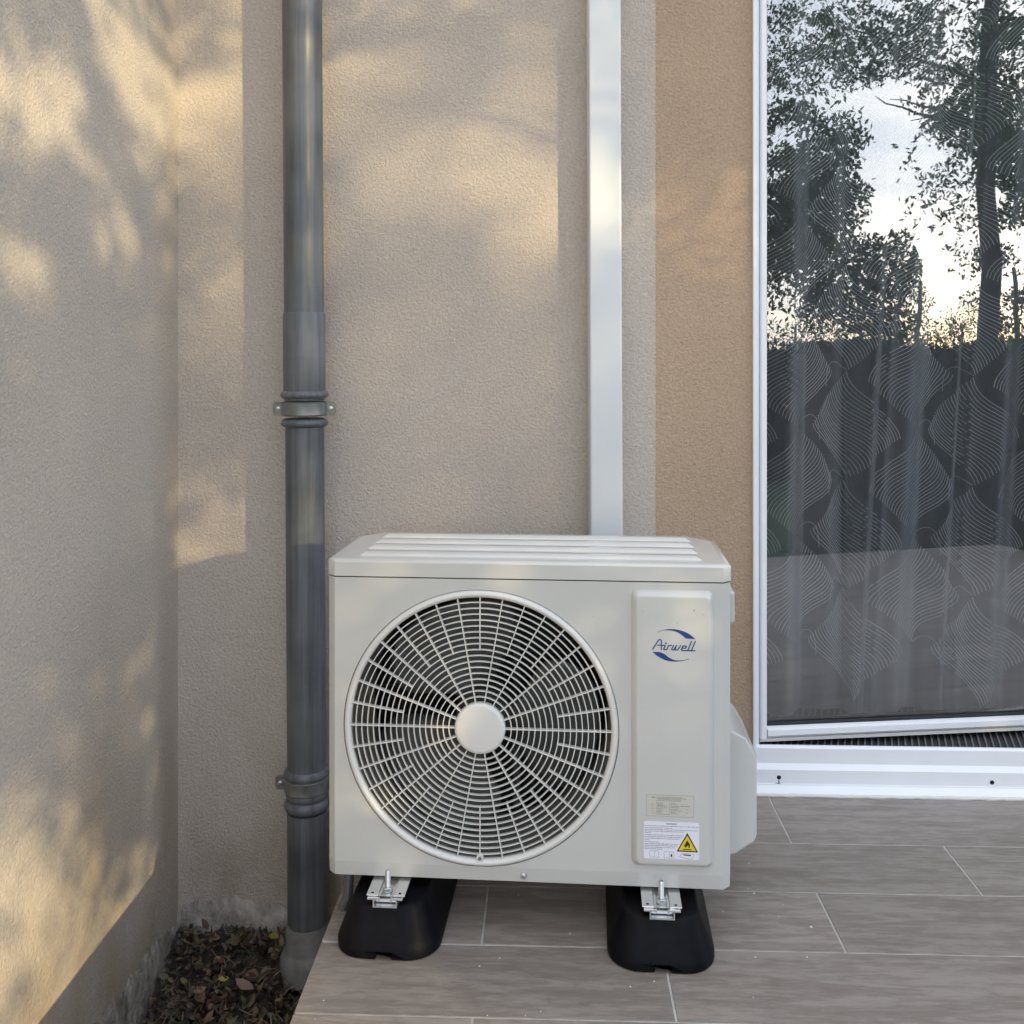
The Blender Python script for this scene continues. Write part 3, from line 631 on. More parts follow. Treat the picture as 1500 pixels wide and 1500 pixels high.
def stroke(bm, pts, wd):
    for (ax, ay), (bx_, by) in zip(pts, pts[1:]):
        dx, dy = bx_ - ax, by - ay; l = math.hypot(dx, dy); nx_, ny_ = -dy / l * wd / 2, dx / l * wd / 2; ex, ey = dx / l * wd * .38, dy / l * wd * .38
        q = [lp(ax + nx_ - ex, ay + ny_ - ey), lp(bx_ + nx_ + ex, by + ny_ + ey), lp(bx_ - nx_ + ex, by - ny_ + ey), lp(ax - nx_ - ex, ay - ny_ - ey)]
        bm.faces.new([bm.verts.new((p[0], YL - .0002 - .00001 * stroke.k, p[1])) for p in q]); stroke.k += 1
stroke.k = 0
letters = [[(315, 642), (418, 476), (440, 466), (462, 468), (470, 482), (470, 644)], [(400, 566), (468, 566), (540, 566), (512, 636), (520, 645), (568, 642), (600, 568), (655, 566)],
           [(690, 562), (654, 636), (662, 646), (694, 644), (740, 562)], [(740, 562), (716, 636), (724, 646), (762, 644), (812, 566)],
           [(850, 610), (905, 606), (918, 574), (868, 568), (848, 580), (828, 640), (838, 652), (940, 652), (1010, 484)], [(940, 652), (1005, 652), (1076, 484)], [(1005, 652), (1070, 652)]]
bm = bmesh.new()
for l in letters: stroke(bm, l, 20)
obj('lettering', bm, M['blue'], logo)
obj('lettering_dot', lathe(bmesh.new(), [(0, YL - .0006), (.0016, YL - .0006), (.0016, YL)], (lp(552, 526)[0], 0, lp(552, 526)[1]), 12, 'y'), M['blue'], logo)

# white warning sticker
def stk(px, py):            # sticker drawing units -> panel metres
    return (.2105 + (px - 165) * 8.66e-5 * 1.222, .2345 - (py - 680) * 8.66e-5 * 1.222)
ws = obj('warning_sticker', prism(bmesh.new(), rrect(.2105, .3078, .1685, .2345, .0025, 3), YP - .0004, YP - .0001), M['white'], sp_)
YS = YP - .0005
def st(px, py): return (.2105 + (px - 165) * 1.035e-4, .2345 - (py - 680) * 1.07e-4)
text_mesh('warning_title', 'WARNING', .0042, M['ink'], ws, (st(545, 0)[0], YS, st(0, 726)[1]), width=.0185, bold=.0001)
lines = [("Do not use means to accelerate the defrosting process or to clean, other than", 755, 915), ("those recommended by the manufacturer.", 787, 480), ("Should repair be necessary, contact your nearest authorized Service Centre.", 815, 905),
         ("Any repairs carried out by unqualified personnel may be", 843, 665), ("dangerous.", 871, 115), ("The appliance shall be stored in a room without continuously", 905, 660), ("operating ignition sources, (for example: open flames,", 933, 640),
         ("an operating gas appliance or an operating electric", 962, 595), ("heater.)", 990, 85), ("Do not pierce or burn.", 1021, 250), ("Appliance filled with flammable gas R32. For repairs,", 1053, 570), ("strictly follow manufacturer's instructions only.", 1081, 550),
         ("Be aware that refrigerants not contain odour.", 1110, 520), ("Read specialist's manual.", 1138, 300)]
for s, py, wpx in lines:
    text_mesh('warning_text', s, .0026, M['ink'], ws, (st(178, 0)[0], YS, st(0, py + 4)[1]), width=wpx * 1.035e-4, bold=.00004)
tri = [(905, 850), (1088, 1168), (722, 1164)]; ti = [(905, 893), (1053, 1147), (756, 1143)]
flat_poly('warning_triangle', [st(*p) for p in tri][::-1], M['black'], ws, YS, .0001)
flat_poly('triangle_field', [st(*p) for p in ti][::-1], M['yellow'], ws, YS - .00015, .0001)
fl = [(900, 968), (925, 1000), (935, 1020), (948, 1035), (952, 1060), (945, 1085), (925, 1103), (922, 1085), (928, 1065), (915, 1045), (905, 1060), (903, 1078), (893, 1065), (885, 1062), (880, 1080), (884, 1100), (862, 1085), (853, 1058), (860, 1035), (868, 1045), (878, 1015)]
flat_poly('flame', [st(*p) for p in fl][::-1], M['black'], ws, YS - .0003, .0001)
flat_poly('flame_bar', [st(*p) for p in [(832, 1116), (975, 1116), (975, 1130), (832, 1130)]][::-1], M['black'], ws, YS - .0003, .0001)
def outline(name, pts, m, parent, wd=.00045, y=YS, closed=True, conv=st):
    bm = bmesh.new(); q = pts + [pts[0]] if closed else pts
    for i, (a, b) in enumerate(zip(q, q[1:])):
        a = Vector(conv(*a)); b = Vector(conv(*b)); d = (b - a).normalized(); n_ = Vector((-d.y, d.x)) * wd / 2; e = d * wd * .4
        bm.faces.new([bm.verts.new((p.x, y - i * 6e-6, p.y)) for p in (a + n_ - e, b + n_ + e, b - n_ + e, a - n_ - e)])
    return obj(name, bm, m, parent)
outline('book_icon', [(265, 1185), (290, 1160), (343, 1172), (395, 1160), (420, 1185), (418, 1272), (343, 1272), (265, 1270)], M['ink'], ws); outline('book_icon', [(343, 1172), (343, 1272)], M['ink'], ws, closed=False)
outline('manual_icon', [(510, 1180), (560, 1166), (600, 1174), (678, 1182), (678, 1280), (600, 1276), (510, 1278)], M['ink'], ws); outline('manual_icon', [(600, 1174), (600, 1276)], M['ink'], ws, closed=False)
outline('leaflet_icon', [(822, 1184), (1025, 1205), (975, 1288), (772, 1250)], M['ink'], ws)
flat_poly('leaflet_bar', [st(*p) for p in [(836, 1205), (965, 1212), (965, 1232), (836, 1225)]][::-1], M['black'], ws, YS, .0001)
flat_poly('info_mark', [st(*p) for p in [(622, 1212), (648, 1212), (644, 1240), (652, 1256), (620, 1256), (628, 1240)]][::-1], M['black'], ws, YS, .0001)
# clear sticker with fine print
rs = obj('clear_sticker', prism(bmesh.new(), rrect(.2146, .2988, .2435, .2822, .001, 2), YP - .00025, YP - .0001), M['clear'], sp_)
def cs(px, py): return (.2146 + (px - 208) * 1.045e-4, .2822 - (py - 218) * 1.0e-4)
outline('sticker_border', [(212, 224), (1010, 224), (1010, 600), (212, 600)], M['inkb'], rs, .0004, YP - .0003, True, cs)
import string
for i, (px, py, wd) in enumerate([(300, 262, 70), (400, 262, 420), (400, 283, 480), (400, 303, 400), (400, 325, 390), (400, 365, 90), (400, 382, 110), (400, 400, 100), (620, 365, 80), (620, 385, 110), (800, 382, 50), (885, 382, 28), (400, 418, 150), (400, 437, 160), (620, 415, 325), (620, 437, 140), (400, 470, 100), (400, 490, 90), (620, 472, 120), (620, 492, 200), (888, 480, 25), (400, 520, 60), (400, 540, 75), (400, 562, 200), (620, 530, 80), (620, 548, 140), (888, 530, 25), (300, 385, 25), (300, 432, 25), (300, 480, 22), (300, 548, 25), (340, 548, 30)]):
    L_ = max(3, int(wd / 9)); s = ''.join(('l' if (k * 7 + i) % 5 else ' ') for k in range(L_))
    bm = bmesh.new(); x = 0; kk = 0
    while x < wd:                                   # illegible fine print: dashes of word length
        wl = min(random.uniform(12, 34), wd - x)
        if wl > 3: a, b = cs(px + x, py - 4), cs(px + x + wl, py + 4 + (6 if i == 0 else 0)); box(bm, a[0], b[0], YP - .00032, YP - .00028, b[1], a[1])
        x += wl + 6
    obj('fine_print', bm, M['inkb'], rs)
for q in ([(225, 405), (945, 405)], [(225, 460), (945, 460)], [(225, 512), (945, 512)]): outline('fine_rule', q, M['inkb'], rs, .00022, YP - .0003, False, cs)
outline('fine_rule', [(385, 240), (385, 575)], M['inkb'], rs, .0004, YP - .0003, False, cs); outline('fine_rule', [(600, 350), (600, 560)], M['inkb'], rs, .0004, YP - .0003, False, cs)
# a small scuff on the service panel
flat_poly('scuff', [(.2975, .6085), (.2990, .6120), (.3000, .6125), (.2990, .6095), (.2982, .6082)], M['mud'], sp_)
flat_poly('scuff', [(.2690, .5875), (.2700, .5875), (.2700, .5885), (.2690, .5885)], M['mud'], sp_)

# mounting feet of the unit (hat-section brackets under it)
def bracket(x):
    bm = bmesh.new()
    hat = [(-.0345, .1048), (-.0345, .1025), (-.013, .1025), (-.010, .0975), (.010, .0975), (.013, .1025), (.0345, .1025), (.0345, .1048), (.0143, .1048), (.0113, .0998), (-.0113, .0998), (-.0143, .1048)]
    prism(bm, [(x + a, z) for a, z in hat], -.055, .27)
    o = obj('mounting_foot', bm, M['alu'], ac, bevel=.0006)
    for s in (-1, 1): obj('slot', lathe(bmesh.new(), [(0, .1051), (.0026, .1051), (.0026, .1046)], (x + s * .0245, -.047, 0), 12), M['hole'], o)
    o['label'] = 'bright metal mounting foot'
    return o
BXL, BXR = -.2465, .2400
bracket(BXL); bracket(BXR)

# ------------------------------------------------------------------ rubber supports with metal channel, bolt and nut
def support_loop(hw, yf, yb, z, c):
    # elliptical front corners, squarer back ones
    out = []
    for k in range(9):
        a = R(-90 + 90 * k / 8); out.append((hw - c * .9 + c * .9 * math.cos(a), yf + c + c * math.sin(a), z))
    out += [(hw, yb - .02, z), (hw - .02, yb, z), (-hw + .02, yb, z), (-hw, yb - .02, z)]
    for k in range(9):
        a = R(180 + 90 * k / 8); out.append((-hw + c * .9 + c * .9 * math.cos(a), yf + c + c * math.sin(a), z))
    return out
def make_support(label, lx):
    p = ac.matrix_basis @ Vector((lx, 0, 0))
    root = tag(empty('rubber_support', (p.x, p.y, 0.0), ac.rotation_euler.z), label, 'support block', 'rubber support blocks under the air conditioner')
    bm = bmesh.new()
    loft(bm, [support_loop(.0945, -.074, .40, .001, .062), support_loop(.0945, -.0735, .40, .014, .062), support_loop(.0925, -.0715, .398, .020, .060), support_loop(.080, -.062, .375, .052, .050), support_loop(.068, -.050, .355, .0825, .036), support_loop(.064, -.046, .35, .0855, .034)])
    ob = obj('block', bm, M['rubber'], root, bevel=.004, seg=3, ang=20)
    # drainage notch in the front: cut with a prism
    cb = bmesh.new(); prism(cb, [(-.0165, -.01), (.0165, -.01), (.012, .012), (-.012, .012)], -.2, .02)
    cut = obj('notch_cutter', cb, M['rubber']); cut.parent = root
    md = ob.modifiers.new('notch', 'BOOLEAN'); md.object = cut; md.operation = 'DIFFERENCE'; md.solver = 'EXACT'
    ob.modifiers.move(1, 0)
    bpy.context.view_layer.update(); dg = bpy.context.evaluated_depsgraph_get()
    me = bpy.data.meshes.new_from_object(ob.evaluated_get(dg)); ob.modifiers.clear(); ob.data = me
    bpy.data.objects.remove(cut)
    # C-shaped strut channel on the block
    t = .002; c0, c1, h0, h1 = -.0215, .0215, .0862, .1022
    bm = bmesh.new()
    box(bm, c0, c1, -.062, .36, h0, h0 + t); box(bm, c0, c0 + t, -.062, .36, h0 + t + .00001, h1); box(bm, c1 - t, c1, -.062, .36, h0 + t + .00001, h1)
    box(bm, c0 - .010, c0 + .012, -.062, .36, h1 + .00001 - .0025, h1 - .0003) ; box(bm, c1 - .012, c1 + .010, -.062, .36, h1 + .00001 - .0025, h1 - .0003)
    box(bm, c0 + .010, c0 + .012, -.062, .36, h1 - .0065, h1 - .00251); box(bm, c1 - .012, c1 - .010, -.062, .36, h1 - .0065, h1 - .00251)
    ch = obj('channel', bm, M['alu'], root)
    obj('channel_nut', bx(c0 + .003, c1 - .003, -.050, -.022, h1 - .0125, h1 - .0072), M['zinc'], root, bevel=.001)
    bo = obj('bolt', lathe(bmesh.new(), [(0.0, .100), (.0048, .100)] + [(.0044 if i % 2 else .0050, .106 + i * .00085) for i in range(38)] + [(.0038, .1395), (0, .140)], (0, -.034, 0), 16, cap=False), M['zinc'], root, smooth=True, ang=20)
    hexa = [(.0098 * math.cos(R(60 * k + 12)), -.034 + .0098 * math.sin(R(60 * k + 12))) for k in range(6)]
    obj('nut', prism(bmesh.new(), hexa, .1015, .1100, 'z'), M['zinc'], bo, bevel=.0012)
    obj('washer', lathe(bmesh.new(), [(.0, .1000), (.0115, .1000), (.0115, .1014), (0, .1014)], (0, -.034, 0), 24, cap=False), M['zinc'], bo)
    return root
make_support('black rubber support block under the left end of the air conditioner, beside the leaf bed', BXL)
make_support('black rubber support block under the right end of the air conditioner, below the warning sticker', BXR)

# corrugated conduit behind the unit's left foot
p = ac.matrix_basis @ Vector((-.335, .06, 0))
pts = []; rad = []
for i in range(61):
    t = i / 60; pts.append((p.x - .018 * t - .05 * max(0, t - .6), p.y - .01 + .05 * t, .125 - .16 * t)); rad.append(.0098 if i % 2 else .0078)
tag(obj('corrugated_conduit', tube(bmesh.new(), pts, rad, 12), M['conduit'], smooth=True, ang=20), 'dark corrugated conduit hanging below the left corner of the air conditioner', 'conduit')

# crumbs of dried mortar on the tiles
V = []; F = []
for _ in range(40):
    x, y = random.uniform(-.40, .5), random.uniform(-1.0, -.3); s = random.uniform(.0006, .0018) * (1 if random.random() < .9 else 1.7)
    b = len(V); V += [(x - s, y, .0004), (x + s * .6, y - s, .0004), (x + s, y + s, .0004), (x, y, .0004 + s)]; F += [(b, b + 1, b + 3), (b + 1, b + 2, b + 3), (b + 2, b, b + 3)]
tag(obj('mortar_crumbs', (V, [], F), M['caulk']), kind='stuff')

# ------------------------------------------------------------------ leaf litter in the bed
PAL = [(.22, .15, .09), (.17, .11, .07), (.28, .20, .13), (.12, .085, .06), (.20, .17, .12), (.30, .19, .12), (.17, .16, .10), (.09, .065, .05), (.24, .19, .15)]
def leaf_geo(cx, cy, cz, ln, wd, yaw, tilt, roll, curl, V, F):
    b = len(V); Mx = Matrix.Translation((cx, cy, cz)) @ Matrix.Rotation(yaw, 4, 'Z') @ Matrix.Rotation(tilt, 4, 'Y') @ Matrix.Rotation(roll, 4, 'X')
    for q, h in ((-.5, 0), (-.28, .75), (.02, 1), (.28, .62), (.5, 0)):
        zc_ = curl * ln * (q * q * 4)
        for s in ((-1, 0, 1) if h else (0,)):
            V.append(tuple(Mx @ Vector((q * ln, s * h * wd / 2, zc_ + abs(s) * curl * wd * .9))))
    a = b
    F += [(a, a + 2, a + 1), (a, a + 3, a + 2)]
    for k in (1, 4): F += [(a + k, a + k + 1, a + k + 4, a + k + 3), (a + k + 1, a + k + 2, a + k + 5, a + k + 4)]
    F += [(a + 7, a + 8, a + 10), (a + 8, a + 9, a + 10)]
V = []; F = []; C = []
for i in range(5200):
    x = random.uniform(LX + .02, -.405); y = random.uniform(-1.15, -.034)
    if math.hypot(x - PX, y - PY) < .065: continue
    k = random.random(); ln = random.uniform(.008, .034) * (1.4 if k > .93 else 1); n0 = len(F)
    leaf_geo(x, y, gz(y) + random.uniform(-.006, .020), ln, ln * random.uniform(.35, .62), random.uniform(0, 6.28), random.gauss(0, .6), random.gauss(0, .8), random.uniform(-.6, .8), V, F)
    c = random.choice(PAL); v_ = random.uniform(.22, .78)
    if random.random() < .012: c = (.26, .23, .05)
    if random.random() < .03: c = (.16, .07, .055)
    for f in F[n0:]: C += [(c[0] * v_, c[1] * v_, c[2] * v_, 1)] * len(f)
for i in range(520):                                # twigs and dry stalks
    x = random.uniform(LX + .03, -.41); y = random.uniform(-1.15, -.03); a = random.uniform(0, 6.28); l = random.uniform(.02, .085); wv = random.uniform(.0006, .0013); z = gz(y) + .018 + random.uniform(-.01, .014)
    b = len(V); dx, dy = math.cos(a), math.sin(a); bz = random.uniform(-.01, .014)
    V += [(x - dy * wv, y + dx * wv, z), (x + dy * wv, y - dx * wv, z), (x + dx * l * .5 - dy * wv, y + dy * l * .5 + dx * wv, z + bz), (x + dx * l * .5 + dy * wv, y + dy * l * .5 - dx * wv, z + bz), (x + dx * l + dy * l * .15, y + dy * l - dx * l * .15, z)]
    F += [(b, b + 1, b + 3, b + 2), (b + 2, b + 3, b + 4)]; c = random.choice([(.16, .13, .09), (.09, .07, .05), (.24, .2, .14)])
    C += [(*c, 1)] * 7
o = obj('leaf_litter', (V, [], F), M['litter'], smooth=True, ang=60); set_tint(o.data, C); tag(o, kind='stuff')
# a few leaves that stand out of the litter
for lab, (x, y), ln, wd, yaw, col in (
        ('small bright yellow leaf in the middle of the leaf bed', (-.755, -.185), .026, .019, .6, (.34, .29, .04)),
        ('olive yellow leaf lying against the foot of the downpipe', (-.668, -.075), .036, .026, 1.5, (.24, .21, .03)),
        ('tan pink leaf beside the small yellow leaf', (-.800, -.215), .036, .02, 1.0, (.22, .14, .09)),
        ('large pale curled leaf near the back wall in the leaf bed', (-.700, -.20), .058, .026, -.5, (.20, .145, .115)),
        ('broad pale olive leaf at the front left of the leaf bed', (-.800, -.45), .062, .03, .1, (.25, .23, .14)),
        ('white leaf beside the terrace edge at the front of the leaf bed', (-.470, -.50), .032, .022, .5, (.34, .34, .34))):
    V = []; F = []; leaf_geo(0, 0, 0, ln, wd, yaw, .12, .2, .12, V, F)
    o = obj('fallen_leaf', (V, [], F), M['litter'], smooth=True, ang=60); o.location = (x, y, gz(y) + .034); set_tint(o.data, [(*col, 1)] * sum(len(f) for f in F)); tag(o, lab, 'leaf', 'leaves that stand out of the litter')

# ------------------------------------------------------------------ trees: their foliage throws the dappled shade and shows in the door glass
E_ = Vector((math.cos(SUN_AZ), math.sin(SUN_AZ), 0)); SH = Vector((math.sin(SUN_AZ), -math.cos(SUN_AZ), 0))
def uv_of(p):
    p = Vector(p); return p.dot(E_), p.z - p.dot(SH) * TANEL
th0 = YAW; c0_, s0_ = math.cos(th0), math.sin(th0)
def on_back(px, py):
    k = (px - 750) / 1500; wv = -CAM_Y; X = (k * wv * c0_ - wv * s0_) / (c0_ + k * s0_); return (X, 0, CAM_Z - (py - 520) / 1500 * (-X * s0_ + wv * c0_))
def on_side(px, py):
    k = (px - 750) / 1500; wv = (-k * LX * s0_ - LX * c0_) / (s0_ - k * c0_); return (LX, wv + CAM_Y, CAM_Z - (py - 520) / 1500 * (-LX * s0_ + wv * c0_))
# how open the crown is, direction by direction (openings found from where sunlight lands on the two walls)
side = [(20, 60, .5), (60, 40, .25), (15, 15, .35), (60, 120, .8), (60, 180, 1), (20, 200, .9), (20, 140, .8), (100, 190, 1), (100, 20, .2), (120, 80, .2), (140, 130, .2), (158, 180, .2), (172, 215, .25), (95, 90, .8), (200, 60, .9), (235, 60, .9), (170, 20, .75), (160, 80, .85), (200, 150, .9), (240, 150, .8), (250, 40, 1), (185, 110, .9),
        (30, 232, .1), (100, 235, .25), (60, 255, .05), (140, 240, .6), (180, 225, .3), (120, 275, .05), (200, 220, .5), (235, 220, .6), (250, 260, .4), (215, 280, .2), (20, 300, .03), (8, 340, .35), (35, 388, .8), (60, 330, .02), (160, 308, .2), (168, 345, .9), (172, 385, .1), (100, 350, .02), (220, 350, .12), (250, 400, .25), (100, 430, .02), (25, 530, .35), (25, 470, .03), (20, 600, .02),
        (100, 600, .03), (100, 800, .03), (30, 750, .02), (200, 600, .06), (235, 600, .2), (230, 750, .25), (232, 850, .3), (180, 780, .1), (20, 950, .08), (100, 930, .1), (180, 900, .15), (225, 950, .5), (225, 1020, .6), (170, 1020, .5), (100, 1010, .25), (30, 1050, .3), (100, 1090, .5), (160, 1080, .45), (200, 1070, .5), (160, 1140, .12), (200, 1130, .08), (215, 1180, .1), (180, 1200, .05), (140, 1190, .15), (150, 1240, .1), (100, 1170, .5), (40, 1150, .6),
        (30, 1250, .85), (90, 1250, .8), (130, 1270, .7), (40, 1340, .95), (100, 1330, .9), (160, 1290, .6), (200, 1250, .3), (230, 1260, .4), (210, 1290, .6), (170, 1340, .85), (100, 1420, .95), (40, 1450, .9), (20, 1400, .95), (10, 1500, .9), (200, 1350, .7), (60, 1500, .9)]
backp = [(275, 60, .85), (320, 60, .85), (300, 130, .8), (340, 130, .75), (300, 200, .6), (340, 180, .4), (300, 300, .4), (300, 400, .3), (300, 500, .25), (300, 600, .2), (300, 700, .3), (300, 790, .6), (340, 760, .5), (500, 20, .55), (488, 75, 1), (512, 100, .9), (550, 80, .5), (490, 140, .45), (540, 200, .5), (600, 40, .45), (650, 35, .15), (700, 35, .12), (610, 95, .15), (650, 90, .06), (700, 85, .1), (750, 80, .2), (680, 140, .2), (640, 160, .5), (700, 150, .15), (600, 170, .6), (760, 110, .3), (800, 40, .6), (800, 120, .6), (560, 250, .4), (650, 220, .45), (750, 200, .4), (800, 200, .55), (600, 290, .6), (700, 290, .75), (790, 290, .75), (560, 330, .35), (640, 350, .2), (700, 350, .2), (750, 365, .3), (795, 330, .75), (520, 330, .25), (500, 450, .25), (600, 450, .2), (700, 450, .25), (790, 450, .3), (740, 500, .35), (600, 550, .35), (500, 550, .2), (700, 600, .3), (780, 600, .35), (550, 700, .15), (700, 700, .15), (790, 700, .25), (600, 760, .2),
         (935, 20, .55), (935, 100, .35), (935, 200, .12), (935, 300, .7), (940, 345, .6), (935, 410, .12), (935, 600, .02), (1000, 30, .12), (1060, 30, .08), (1000, 150, .12), (1000, 220, .5), (1060, 240, .8), (1000, 290, .95), (1080, 300, .95), (1040, 350, .6), (1000, 400, .25), (1060, 430, .12), (1000, 500, .02), (1050, 700, .0), (1000, 700, .0), (1085, 850, .0), (1085, 950, .0), (1085, 1040, 0), (1060, 600, 0), (1060, 800, 0)]
SP = [(*uv_of(on_side(a, b)), (t ** 1.8 if t < .62 else t) * (.3 if 405 < b < 1160 else .75 if b >= 1160 else 1)) for a, b, t in side] + [(*uv_of(on_back(a, b)), t ** 1.45 * (1 if b < 345 else .55)) for a, b, t in backp]
for lx in (-.3, -.1, .1, .3):
    for z in (.1, .25, .4, .55, .66): SP.append((*uv_of(ac.matrix_basis @ Vector((lx, 0, z))), .07))
SP = np.array(SP)
def openness(u, v):
    d2 = (SP[:, 0] - u) ** 2 + (SP[:, 1] - v) ** 2
    k = np.exp(-d2 / (2 * .032 ** 2)) + 1e-4 / (d2 + .002) ** 1.5 * 1e-4
    near = d2.min()
    t = float((k * SP[:, 2]).sum() / k.sum())
    return t if near < .2 else min(1, t + (near - .2) * 1.2)
def leaves_obj(name, P, sizes, parent, hue=(.05, .085, .03)):
    n = len(P); P = np.asarray(P); d1 = rng.normal(size=(n, 3)); d1[:, 2] -= .8; d1 /= np.linalg.norm(d1, axis=1)[:, None]
    d2 = np.cross(d1, rng.normal(size=(n, 3))); d2 /= np.linalg.norm(d2, axis=1)[:, None]
    s = np.asarray(sizes)[:, None]
    Vv = np.stack([P - d1 * s, P + d2 * s * .42, P + d1 * s, P - d2 * s * .42], 1).reshape(-1, 3)
    me = bpy.data.meshes.new(name); me.vertices.add(4 * n); me.vertices.foreach_set('co', Vv.ravel())
    me.loops.add(4 * n); me.loops.foreach_set('vertex_index', np.arange(4 * n, dtype=np.int32)); me.polygons.add(n)
    me.polygons.foreach_set('loop_start', np.arange(0, 4 * n, 4, dtype=np.int32)); me.polygons.foreach_set('loop_total', np.full(n, 4, np.int32))
    me.update(calc_edges=True); me.materials.append(M['leaf'])
    c = np.ones((n, 4)); v_ = rng.uniform(.6, 1.5, n); c[:, 0] = hue[0] * v_ * rng.uniform(.8, 1.3, n); c[:, 1] = hue[1] * v_; c[:, 2] = hue[2] * v_
    set_tint(me, np.repeat(c, 4, 0))
    o = link(bpy.data.objects.new(name, me)); o.parent = parent; return o
tr = tag(empty('garden_tree', (4.45, -3.85, -.47)), 'leafy garden tree nearest the house, its dark trunk mirrored in the door glass', 'tree')
origin = Vector((4.45, -3.85, -.47)); P = []; sz = []
LIMBS = []
def branchy(parent, base, top, r0, seed, n=9, spread=1.6):
    rd = random.Random(seed); bm = bmesh.new(); B = Vector(base); T = Vector(top)
    pts = [B.lerp(T, t) + Vector((rd.uniform(-.03, .03), rd.uniform(-.03, .03), 0)) for t in [i / 10 for i in range(11)]]
    tube(bm, pts, [r0 * (1 - .5 * i / 10) for i in range(11)], 12); obj('trunk', bm, M['bark'], parent, smooth=True, ang=60)
    for k in range(n):
        t = rd.uniform(.45, .98); p = B.lerp(T, t); a = rd.uniform(0, 6.28); l = spread * rd.uniform(.5, 1); q = [p]; d = Vector((math.cos(a), math.sin(a), rd.uniform(.1, .8))).normalized()
        for _ in range(7): d = (d + Vector((rd.gauss(0, .22), rd.gauss(0, .22), rd.gauss(-.04, .14)))).normalized(); q.append(q[-1] + d * l / 6)
        LIMBS.append([Vector(parent.location) + z for z in q])
        bm = bmesh.new(); tube(bm, q, [r0 * .22 * (1 - .12 * i) for i in range(8)], 7); obj('limb', bm, M['bark'], parent, smooth=True, ang=60)
branchy(tr, (0, 0, 0), (.03, -.02, 5.4), .085, 11, 11, 1.2)
NEAR_LIMBS = list(LIMBS)
def screen(u0, u1, v0, v1, t0, t1, leaf, fac, wfun, P, sz, org, default=None):
    """scatter leaves over a slab of crown so that it lets sun through as openness() says"""
    A = leaf * leaf * 2 * .42 * .5 * fac; top = 4.8
    n = int((u1 - u0) * (v1 - v0) * top / A); cu_ = rng.uniform(u0, u1, n); cv_ = rng.uniform(v0, v1, n); ct = rng.uniform(t0, t1, n); cr_ = rng.uniform(0, 1, n)
    g = .022; GX, GY = int((u1 - u0) / g) + 1, int((v1 - v0) / g) + 1
    G = np.array([[(-math.log(min(1, max(.008, default if default is not None else openness(u0 + (i + .5) * g, v0 + (j + .5) * g)))) / top) * wfun(u0 + (i + .5) * g, v0 + (j + .5) * g) for j in range(GY)] for i in range(GX)])
    keep = cr_ < G[((cu_ - u0) / g).astype(int), ((cv_ - v0) / g).astype(int)]
    for u, v, t in zip(cu_[keep], cv_[keep], ct[keep]):
        p = E_ * (u + rng.normal() * .012) + SH * t; P.append((p.x - org.x, p.y - org.y, v + rng.normal() * .012 + t * TANEL - org.z)); sz.append(leaf * rng.uniform(.82, 1.18))
def sst(x, a, b): x = min(1, max(0, (x - a) / (b - a))); return x * x * (3 - 2 * x)
def w_near(u, v):
    u += .05 * math.sin(v * 11 + 1) + .025 * math.sin(v * 29); v += .05 * math.sin(u * 13) + .03 * math.sin(u * 31)
    return max(1 - sst(u, -.66, -.56), (1 - sst(v, .60, .70)) * (1 - sst(u, -.24, -.18)))
screen(-1.45, -.15, -.15, 1.85, 6.0, 7.0, .031, .95, w_near, P, sz, origin)
# rest of the crown, clump by clump round the mirror image's line of sight
def clumps(cs, n_each, out_p, out_s, s0=.05, s1=.075, skip=None):
    for cx, cy, cz, rr in cs:
        q = rng.normal(size=(n_each, 3)); q = q / np.linalg.norm(q, axis=1)[:, None] * (rng.uniform(0, 1, n_each) ** .5)[:, None] * rr * np.array([1, 1, .62])
        for a in q:
            w_ = (cx + a[0], cy + a[1], cz + a[2] - rng.exponential(.07))
            if skip and skip(w_): continue
            out_p.append((w_[0] - origin.x, w_[1] - origin.y, w_[2] - origin.z)); out_s.append(rng.uniform(s0, s1))
def in_beam(p):
    u, v = uv_of(p); return -1.5 < u < .10 and -.2 < v < 1.88
cl = []
for k in range(170):
    az = R(rng.uniform(24, 47)); d = rng.uniform(6.2, 9.5); el = R(rng.uniform(11.5, 30) if k % 3 else rng.uniform(9.0, 16)); cl.append((-.73 + d * math.sin(az), 2.3 - d * math.cos(az), 1.06 + d * math.tan(el), rng.uniform(.3, .62)))
for az, el, rr in ((37, 8.6, .22), (38.4, 7.6, .24), (36, 9.5, .25), (39.2, 5.4, .18), (34.5, 10, .3), (37.8, 4.6, .14), (29.5, 9, .34), (30.5, 6.8, .2), (29, 4.5, .22), (31, 2.2, .16), (31.8, 4.2, .2), (38.5, 8.5, .22), (37.4, 9.6, .26), (39, 6.5, .16), (41, 7, .3), (41.8, 4, .25), (36, 4.8, .2), (37.2, 3.6, .13)):
    d = rng.uniform(7, 8.2); cl.append((-.73 + d * math.sin(R(az)), 2.3 - d * math.cos(R(az)), 1.06 + d * math.tan(R(el)), rr))
